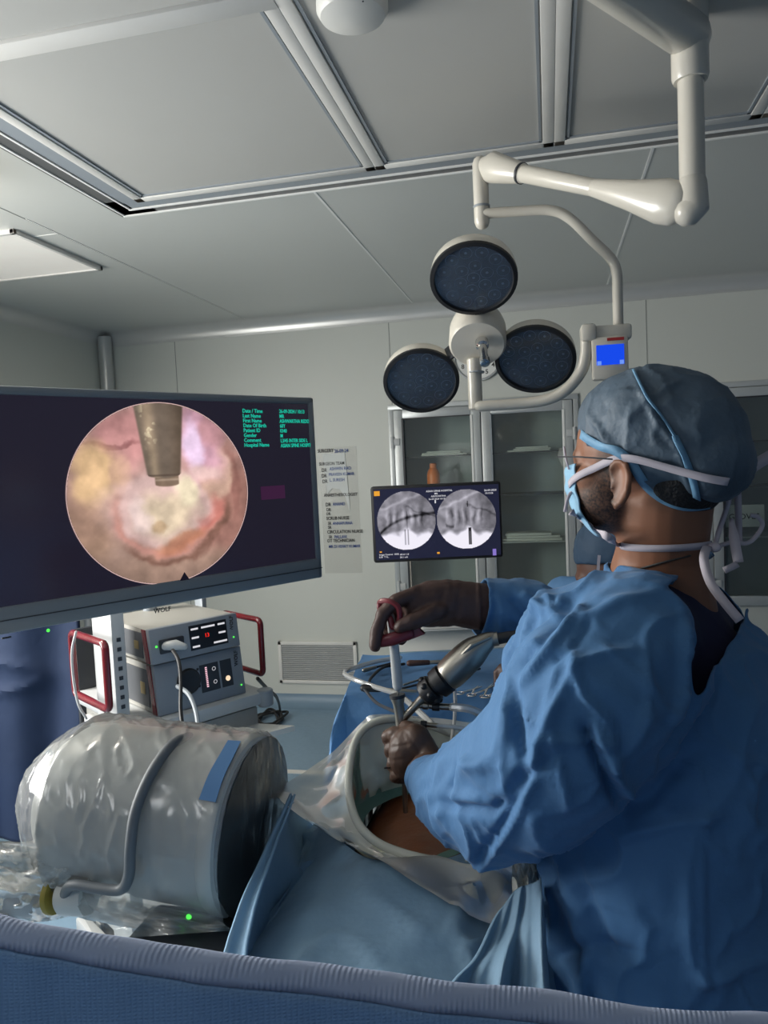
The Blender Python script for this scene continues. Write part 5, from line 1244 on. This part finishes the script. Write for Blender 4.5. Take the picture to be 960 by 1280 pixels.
# light blue folded edge at left of the patient drape
def fe(u, v):
    path = [(362, 992, 1.34), (338, 1040, 1.22), (318, 1090, 1.12), (300, 1130, 1.04), (284, 1170, .98), (275, 1200, .94)]
    k = v * 5; i = min(4, int(k)); p = W(*path[i]).lerp(W(*path[i + 1]), k - i)
    w = .012 + .024 * v; return p + pside * (u * w) + Vector((0, 0, -.012 * abs(math.sin(u * 3.1)) - .004 * math.sin(v * 9)))
m = M(); m.grid(fe, 8, 30); o = obj('drape_border', m, mat('pale_drape_edge', (.22, .38, .55), .65, var=.08, bump=[(30, .4, .004, 3)]), base=W(318, 1090, 1.12)); o.modifiers.new('t', 'SOLIDIFY').thickness = .004
tag(o, 'light blue turned-up drape border beside the bagged drum', 'drape edge')
dbo = o; dtree0 = bvh(pdr); tgt = [snap(dtree0, x, y, -.02, 1.2)[0] for x, y in ((458, 1036), (410, 1056), (372, 1092), (348, 1132), (326, 1168), (318, 1200))]
def sp(u, v):
    a = fe(.6, v); k = v * 5; i = min(4, int(k)); b = tgt[i].lerp(tgt[i + 1], k - i)
    return a.lerp(b, u) + Vector((0, 0, -.05 * math.sin(math.pi * u) + .006 * noise([[u * 5, v * 9, 1.]], 3)[0]))
m = M(); m.grid(sp, 24, 50); q_ = obj('side_panel', m, mDrape, dbo); q_.data.transform(Matrix.Translation(-dbo.location)); q_['label'] = 'darker blue drape between the pale edge and the mound'
# ---- fluid pouch
ring = [W(*p) for p in ((488, 899, 1.46), (462, 906, 1.45), (445, 925, 1.43), (437, 958, 1.39), (437, 995, 1.34), (447, 1028, 1.29), (470, 1052, 1.25), (505, 1067, 1.22), (545, 1076, 1.20), (590, 1080, 1.20), (625, 1060, 1.24), (635, 1010, 1.32), (620, 960, 1.40), (580, 925, 1.46), (530, 905, 1.48))]
RG = spline(ring, 8, closed=True); NR = len(RG)
pch = thing('fluid_pouch', 'clear fluid collection pouch with a white hoop around the operated back', 'pouch', pp_(0, 0, SZ - .05))
obj('hoop', M().sweep(RG, (lambda: [.0075] * NR)(), n=12, closed=True), plastic('hoop_plastic', .85, .03, scale=4, strg=.1, dcol=(.66, .66, .58)), pch, world=True)
dtree = bvh(pdr)
low = {(372, 1018), (428, 1052), (480, 1085), (530, 1118), (625, 1164), (690, 1130)}
outer = [(snap(dtree, p[0], p[1], .010, p[2])[0] if (p[0], p[1]) in low else W(*p)) for p in ((470, 893, 1.50), (452, 903, 1.50), (418, 938, 1.46), (382, 964, 1.40), (347, 990, 1.36), (372, 1018, 1.29), (428, 1052, 1.22), (480, 1085, 1.17), (530, 1118, 1.13), (625, 1164, 1.08), (690, 1130, 1.12), (690, 1000, 1.32), (640, 930, 1.45), (590, 905, 1.5), (530, 896, 1.52))]
OG = spline(outer, 8, closed=True)
def flange():
    m = M(); K = 16
    for k in range(K + 1):
        t_ = k / K
        for i in range(NR):
            a = RG[i]; b = OG[i]; p = a.lerp(b, t_); s = math.sin(math.pi * t_)
            p = p + Vector((0, 0, -.018 * s)) 
            q = np.array([[i / NR * 40, t_ * 2, 1.]]); p += Vector((0, 0, 1)) * (.010 * (1 - abs(noise(q, 5)[0])) ** 3 * s) + (CAM - p).normalized() * .010 * fbm(np.array([[i / NR * 22, t_ * 4, 3.]]), 2)[0] * min(1, t_ * 3)
            h_ = dtree.ray_cast(Vector((p.x, p.y, 2)), Vector((0, 0, -1)))
            if h_[0] is not None and h_[0].z + .007 > p.z and t_ > .1: p.z = h_[0].z + .007
            m.v.append(p)
    m.f = [(k * NR + i, k * NR + (i + 1) % NR, (k + 1) * NR + (i + 1) % NR, (k + 1) * NR + i) for k in range(K) for i in range(NR)]
    return m
o = obj('flange_sheet', flange(), mPlW, pch, world=True, sharp=0)
def inner():
    m = M(); K = 8; c = oc + Vector((.02, 0, 0))
    for k in range(K + 1):
        t_ = k / K
        for i in range(NR):
            g_ = RG[i]; a = math.atan2((g_.y - c.y) / 1.3, g_.x - c.x); b = Vector((c.x - .012 + .122 * math.cos(a), c.y + .150 * math.sin(a), SZ - .004))
            p = g_.lerp(b, t_ ** .8); q = np.array([[i / NR * 30, t_ * 3, 7.]]); p += Vector((1, 0, 0)) * .008 * noise(q, 4)[0] * math.sin(math.pi * t_); m.v.append(p)
    m.f = [(k * NR + i, k * NR + (i + 1) % NR, (k + 1) * NR + (i + 1) % NR, (k + 1) * NR + i) for k in range(K) for i in range(NR)]
    return m
obj('funnel_sheet', inner(), plastic('funnel_plastic', .90, .02, scale=8, strg=.6, dcol=(.70, .69, .54)), pch, world=True, sharp=0)
m = M(); c = oc + Vector((.02, 0, 0))
pts = [Vector((c.x + .104 * math.cos(a), c.y + .134 * math.sin(a), SZ + .000)) for a in [2 * math.pi * k / 60 for k in range(60)]]
m.sweep(pts, [(.012, .003)] * 60, ref=(0, 0, 1), n=8, closed=True)
for k in range(len(m.v)): pass
m = M(); 
for j in range(3):
    for a in [2 * math.pi * k / 60 for k in range(60)]:
        rr = 1 - .11 * j + .012 * math.sin(a * 7); m.v.append(Vector((c.x - .012 + .126 * rr * math.cos(a), c.y + .156 * rr * math.sin(a), SZ + .004 - .004 * j)))
m.f = [(j * 60 + k, j * 60 + (k + 1) % 60, (j + 1) * 60 + (k + 1) % 60, (j + 1) * 60 + k) for j in range(2) for k in range(60)]
obj('adhesive_rim', m, mTeal, pch, world=True)
# crumpled plastic + folded drape near the gown
def crum(u, v):
    p = W(640 + u * 42, 1055 + v * 60, 1.10 - .03 * v); n_ = fbm([[u * 6, v * 7, 2.]], 4)[0]; return p + (CAM - p).normalized() * .022 * n_ + Vector((0, 0, .01 * noise([[u * 9, v * 9, 0.]], 3)[0]))
m = M(); m.grid(crum, 40, 50); obj('gathered_end', m, mPlW, pch, world=True, sharp=0)
def fol(u, v):
    top = W(676 - 10 * (1 - u), 1092, 1.02).lerp(W(632, 1130, 1.06), 1 - u); bot = W(690, 1262, .84).lerp(W(560, 1240, .88), 1 - u)
    p = top.lerp(bot, v); w = math.sin(u * 15 + v * 1.2) * .5 + .3 * math.sin(u * 27 + 1); return p + (CAM - p).normalized() * .022 * w * (.4 + v) + Vector((0, 0, .006 * math.sin(v * 8 + u * 5)))
m = M(); m.grid(fol, 70, 50); o = obj('folded_drape', m, mDrape, base=W(640, 1180, .95)); o.modifiers.new('t', 'SOLIDIFY').thickness = .003
tag(o, 'gathered blue drape folds hanging between patient and surgeon', 'drape')

# ================================================================== C-ARM DRUM
dfc = W(312, 1029, 1.25); dax = (RC @ Vector((-math.cos(math.radians(14)), .045, -math.sin(math.radians(14))))).normalized()
RD = .140
dr = thing('image_intensifier', 'bagged round X-ray detector drum lying sideways at lower left', 'medical device', (dfc + dax * .16) - Vector((0, 0, RD)))
def wd_(name, m, mt, par=None, sharp=35): return obj(name, m, mt, par or dr, world=True, sharp=sharp)
wd_('housing', M().lathe([(RD * .93, .0), (RD, .012), (RD, .05), (RD * .985, .055), (RD * .985, .16), (RD * .96, .165), (RD * .95, .27), (RD * .90, .315), (RD * .74, .345), (RD * .4, .355), (0, .356)], dfc, dax, 64), mDrum)
wd_('face_plate', M().lathe([(RD * .94, .002), (RD * .92, -.004), (0, -.006)], dfc, dax, 64), mFace)
wd_('rim', M().lathe([(RD * 1.01, .0), (RD * 1.02, .004), (RD * 1.02, .022), (RD * 1.005, .026)], dfc, dax, 64), mWhiteP)
dn_up = Vector((0, 0, 1)); dup = (dn_up - dax * dn_up.dot(dax)).normalized(); dfw = dax.cross(dup).normalized()
if dfw.dot(CAM - dfc) < 0: dfw = -dfw
def dp_(h, a, r=RD): a = math.radians(a); return dfc + dax * h + (dup * math.sin(a) + dfw * math.cos(a)) * r   # a: 0 = toward viewer, 90 = up
def dsurf(px, py, off=0):
    # ray-cylinder
    d = D(px, py).normalized(); o_ = CAM - dfc; A_ = d - dax * d.dot(dax); B_2 = o_ - dax * o_.dot(dax); R_ = RD + off
    qa = A_.dot(A_); qb = 2 * A_.dot(B_2); qc = B_2.dot(B_2) - R_ * R_; ds = qb * qb - 4 * qa * qc
    if ds < 0: ds = 0
    return CAM + d * ((-qb - math.sqrt(ds)) / (2 * qa))
hb_ = [dsurf(236, 921, -.004), dsurf(216, 930, .008), dsurf(196, 955, .014), dsurf(180, 985, .016), dsurf(168, 1020, .018), dsurf(163, 1060, .020), dsurf(161, 1095, .022), dsurf(150, 1112, .024), dsurf(120, 1110, .024), dsurf(92, 1106, .022), dsurf(82, 1116, .022), dsurf(82, 1135, .022)]
wd_('carry_handle', M().sweep(spline(hb_, 6), .0085, n=14), mGreyTube)
tp = []
m = M(); P = [dsurf(293, 926, .013), dsurf(283, 945, .013), dsurf(270, 970, .013), dsurf(259, 1001, .013)]
P = spline(P, 6); m.ribbon(P, [(p - dfc - dax * (p - dfc).dot(dax)).normalized() for p in P], [.022 + .006 * k / 18 for k in range(19)], .001); 
# plastic bag
def bagm():
    m = M(); nh, na = 110, 160
    for i in range(nh):
        h = -.012 + .42 * i / (nh - 1)
        base_r = np.interp(h, [-.012, .0, .30, .36, .408], [RD * 1.01, RD + .009, RD + .007, RD * .80, RD * .45])
        for k in range(na):
            a = 2 * math.pi * k / na; ca, sa = math.cos(a), math.sin(a)
            sag = .05 * max(0, -sa) ** 3 * (1 - .4 * abs(h - .2)) ; P_ = np.array([[ca * 2.2 + h * 14, sa * 2.2 - h * 5, h * 9.]])
            r = base_r + .0030 * (1 - abs(noise(P_ * 2.4 + 3, 3)[0])) ** 8 + .0015 * noise(P_, 5)[0] + sag
            m.v.append(dfc + dax * h + (dup * sa + dfw * ca) * r)
    m.f = [(i * na + k, i * na + (k + 1) % na, (i + 1) * na + (k + 1) % na, (i + 1) * na + k) for i in range(nh - 1) for k in range(na)]
    return m
bag = wd_('plastic_bag', bagm(), mPlC, sharp=0)
wd_('front_film', M().lathe([(RD * 1.01, -.013), (RD * .6, -.016), (0, -.015)], dfc, dax, 48), plastic('front_film_plastic', .05, .03, scale=12, strg=.8, dist=.01), bag)
wd_('blue_tape', m, mBlueTape, bag)
# trailing bag tail at left and skirt below
def tail(u, v):
    p = W(-40 + u * 150, 1040 + v * 95 + 18 * math.sin(u * 3), 1.20 + .05 * u); n_ = fbm([[u * 6, v * 8, 1.]], 6)[0]; r_ = (1 - abs(noise([[u * 9 + n_, v * 4 + u * 3, 4.]], 3)[0])) ** 4
    return p + (CAM - p).normalized() * (.018 * n_ + .010 * r_ + .03 * math.sin(v * 3.1))
m = M(); m.grid(tail, 60, 50); wd_('bag_tail', m, mPlW, bag, sharp=0)
def skirt(u, v):
    a = dsurf(130 + u * 175, 1100, .012) if u < 2 else 0; a = dp_(.26 - .26 * u, -35 - 5 * v, RD + .012); b = W(120 + 172 * u, 1175 - 12 * u, 1.12); p = a.lerp(b, v)
    n_ = fbm([[u * 8, v * 5, 1.]], 9)[0]; return p + (CAM - p).normalized() * (.012 * n_ + .012 * math.sin(u * 20 + v * 3) * v)
m = M(); m.grid(skirt, 60, 30); wd_('bag_skirt', m, mPlC, bag, sharp=0)
# neck knob + c-arm
m = M(); kk = W(112, 1120, 1.20); m.lathe([(.028, 0), (.030, .006), (.030, .045), (.026, .05)], kk, W(60, 1118, 1.22) - kk, 24); wd_('end_knob', m, mWhiteP)
kk = W(72, 1117, 1.215); wd_('yellow_band', M().lathe([(.031, 0), (.032, .002), (.032, .008), (.031, .009)], kk, W(60, 1116, 1.22) - kk, 24), mYellow)
ca_ = thing('c_arm_stand', 'grey curved C-arm support rising beside the table to the bagged drum', 'medical device', (W(-60, 1120, 1.3).x, W(-60, 1120, 1.3).y, 0))
arc = [W(40, 1120, 1.235), W(-20, 1120, 1.26), W(-80, 1150, 1.3)]; e_ = arc[-1]; arc += [Vector((e_.x - .05, e_.y, .7)), Vector((e_.x, e_.y, .35)), Vector((e_.x + .2, e_.y, .2))]
obj('curved_arm', M().sweep(spline(arc, 8), [(.034, .034)] * 41, n=18), mGreyL, ca_, world=True)
obj('wheel_base', M().box((0, .1, .09), (.35, .7, .12), .03), mGreyL, ca_)
for sx in (-1, 1):
    for sy in (-.18, .38): obj('caster', M().cyl((sx * .14 - .02, sy, .035), (sx * .14 + .02, sy, .035), .035, bev=.005), mBlack, ca_)
lg = W(236, 1146, 1.14); 
bxm = W(230, 1160, 1.16); t = thing('indicator_box', 'dark box with a green light under the bagged drum', 'medical device', bxm - Vector((0, 0, .06)), 0)
obj('case', M().box(bxm + Vector((.03, .0, -.03)), (.22, .12, .06), .01), mDark, t, world=True)
obj('green_led', M().ell(lg, (.0045, .003, .004), n=10, m=8), mGreenLed, t, world=True)
obj('case_stand', M().cyl((bxm.x + .03, bxm.y, 0), (bxm.x + .03, bxm.y, bxm.z - .06), .02), mGreyL, t, world=True)

# ================================================================== FOREGROUND SCREEN DRAPE
fg_l = W(-120, 1118, .60); fg_r = W(1080, 1270, .66)
key = [(-120, 1122), (0, 1134), (160, 1156), (320, 1180), (480, 1200), (640, 1222), (800, 1243), (960, 1254), (1080, 1268)]
KP = spline([W(x, y, .60 + .00005 * x) for x, y in key], 8); NK = len(KP); cf = Vector((-.18, -.98, 0)).normalized()
def fgd(u, v):
    k = u * (NK - 1); i = min(NK - 2, int(k)); p = KP[i].lerp(KP[i + 1], k - i)
    R_ = .016; s = v * .62
    if s < .05: a = s / .05 * math.pi; off = cf * (R_ - R_ * math.cos(a)) * .9 + Vector((0, 0, -R_ + R_ * math.sin(a)))
    else: k_ = s - .05; off = cf * (2 * R_ * .9 + .10 * k_) + Vector((0, 0, -R_ - k_))
    w = .006 * math.sin(u * 21 + 1) * min(1, s * 5) + .006 * fbm([[u * 9, v * 4, 1.]], 3)[0]
    return p + off + cf * w
m = M(); m.grid(fgd, 160, 90)
fgm = bpy.data.materials.new('ribbed_drape'); fgm.use_nodes = True; nt = fgm.node_tree; b = nt.nodes['Principled BSDF']; b.inputs['Roughness'].default_value = .8; b.inputs['Specular IOR Level'].default_value = .2
tc = nt.nodes.new('ShaderNodeTexCoord'); nz = nt.nodes.new('ShaderNodeTexNoise'); nz.inputs['Scale'].default_value = 5
rp = nt.nodes.new('ShaderNodeMix'); rp.data_type = 'RGBA'; rp.inputs[6].default_value = (.17, .29, .50, 1); rp.inputs[7].default_value = (.22, .36, .58, 1)
nt.links.new(tc.outputs['Object'], nz.inputs['Vector']); nt.links.new(nz.outputs['Fac'], rp.inputs[0]); nt.links.new(rp.outputs[2], b.inputs['Base Color'])
w1 = nt.nodes.new('ShaderNodeTexWave'); w1.bands_direction = 'X'; w1.inputs['Scale'].default_value = 75; w1.inputs['Distortion'].default_value = .6
w2x = nt.nodes.new('ShaderNodeTexWave'); w2x.bands_direction = 'Z'; w2x.inputs['Scale'].default_value = 110; w2x.inputs['Distortion'].default_value = 1
for w_ in (w1, w2x): nt.links.new(tc.outputs['Object'], w_.inputs['Vector'])
ad = nt.nodes.new('ShaderNodeMath'); ad.operation = 'MULTIPLY'; nt.links.new(w1.outputs['Fac'], ad.inputs[0]); nt.links.new(w2x.outputs['Fac'], ad.inputs[1])
bp = nt.nodes.new('ShaderNodeBump'); bp.inputs['Strength'].default_value = .5; bp.inputs['Distance'].default_value = .0009; nt.links.new(ad.outputs[0], bp.inputs['Height']); nt.links.new(bp.outputs[0], b.inputs['Normal'])
NV = 90; hm = M(); hm.v = list(m.v); hm.f = [f for f in m.f if f[0] // 160 < 7]; m.f = [f for f in m.f if f[0] // 160 >= 7]
o = obj('screen_drape', m, fgm, base=KP[NK // 2] - Vector((0, 0, .6))); o.modifiers.new('t', 'SOLIDIFY').thickness = .004
hmm = fgm.copy(); hmm.name = 'ribbed_hem'
for n_ in hmm.node_tree.nodes:
    if n_.type == 'MIX': n_.inputs[6].default_value = (.36, .42, .58, 1); n_.inputs[7].default_value = (.44, .50, .66, 1)
    if n_.type == 'TEX_WAVE' and n_.bands_direction == 'Z': n_.inputs['Scale'].default_value = 20
hx_ = obj('hem', hm, hmm, o); hx_.data.transform(Matrix.Translation(-o.location)); hx_.modifiers.new('t', 'SOLIDIFY').thickness = .005
tag(o, 'blue textured drape with a pale ribbed hem across the bottom foreground', 'drape')
sf = thing('drape_stand', 'metal bar carrying the foreground drape', 'frame', (KP[0].x, KP[0].y, 0))
bars = [KP[k] + Vector((0, 0, -.026)) + cf * .015 for k in range(0, NK, 4)]
obj('bar', M().sweep(bars, .008, n=10), mSteel, sf, world=True)
for q in (bars[0], bars[-1]): obj('post', M().cyl((q.x, q.y, 0), q, .010), mSteel, sf, world=True)
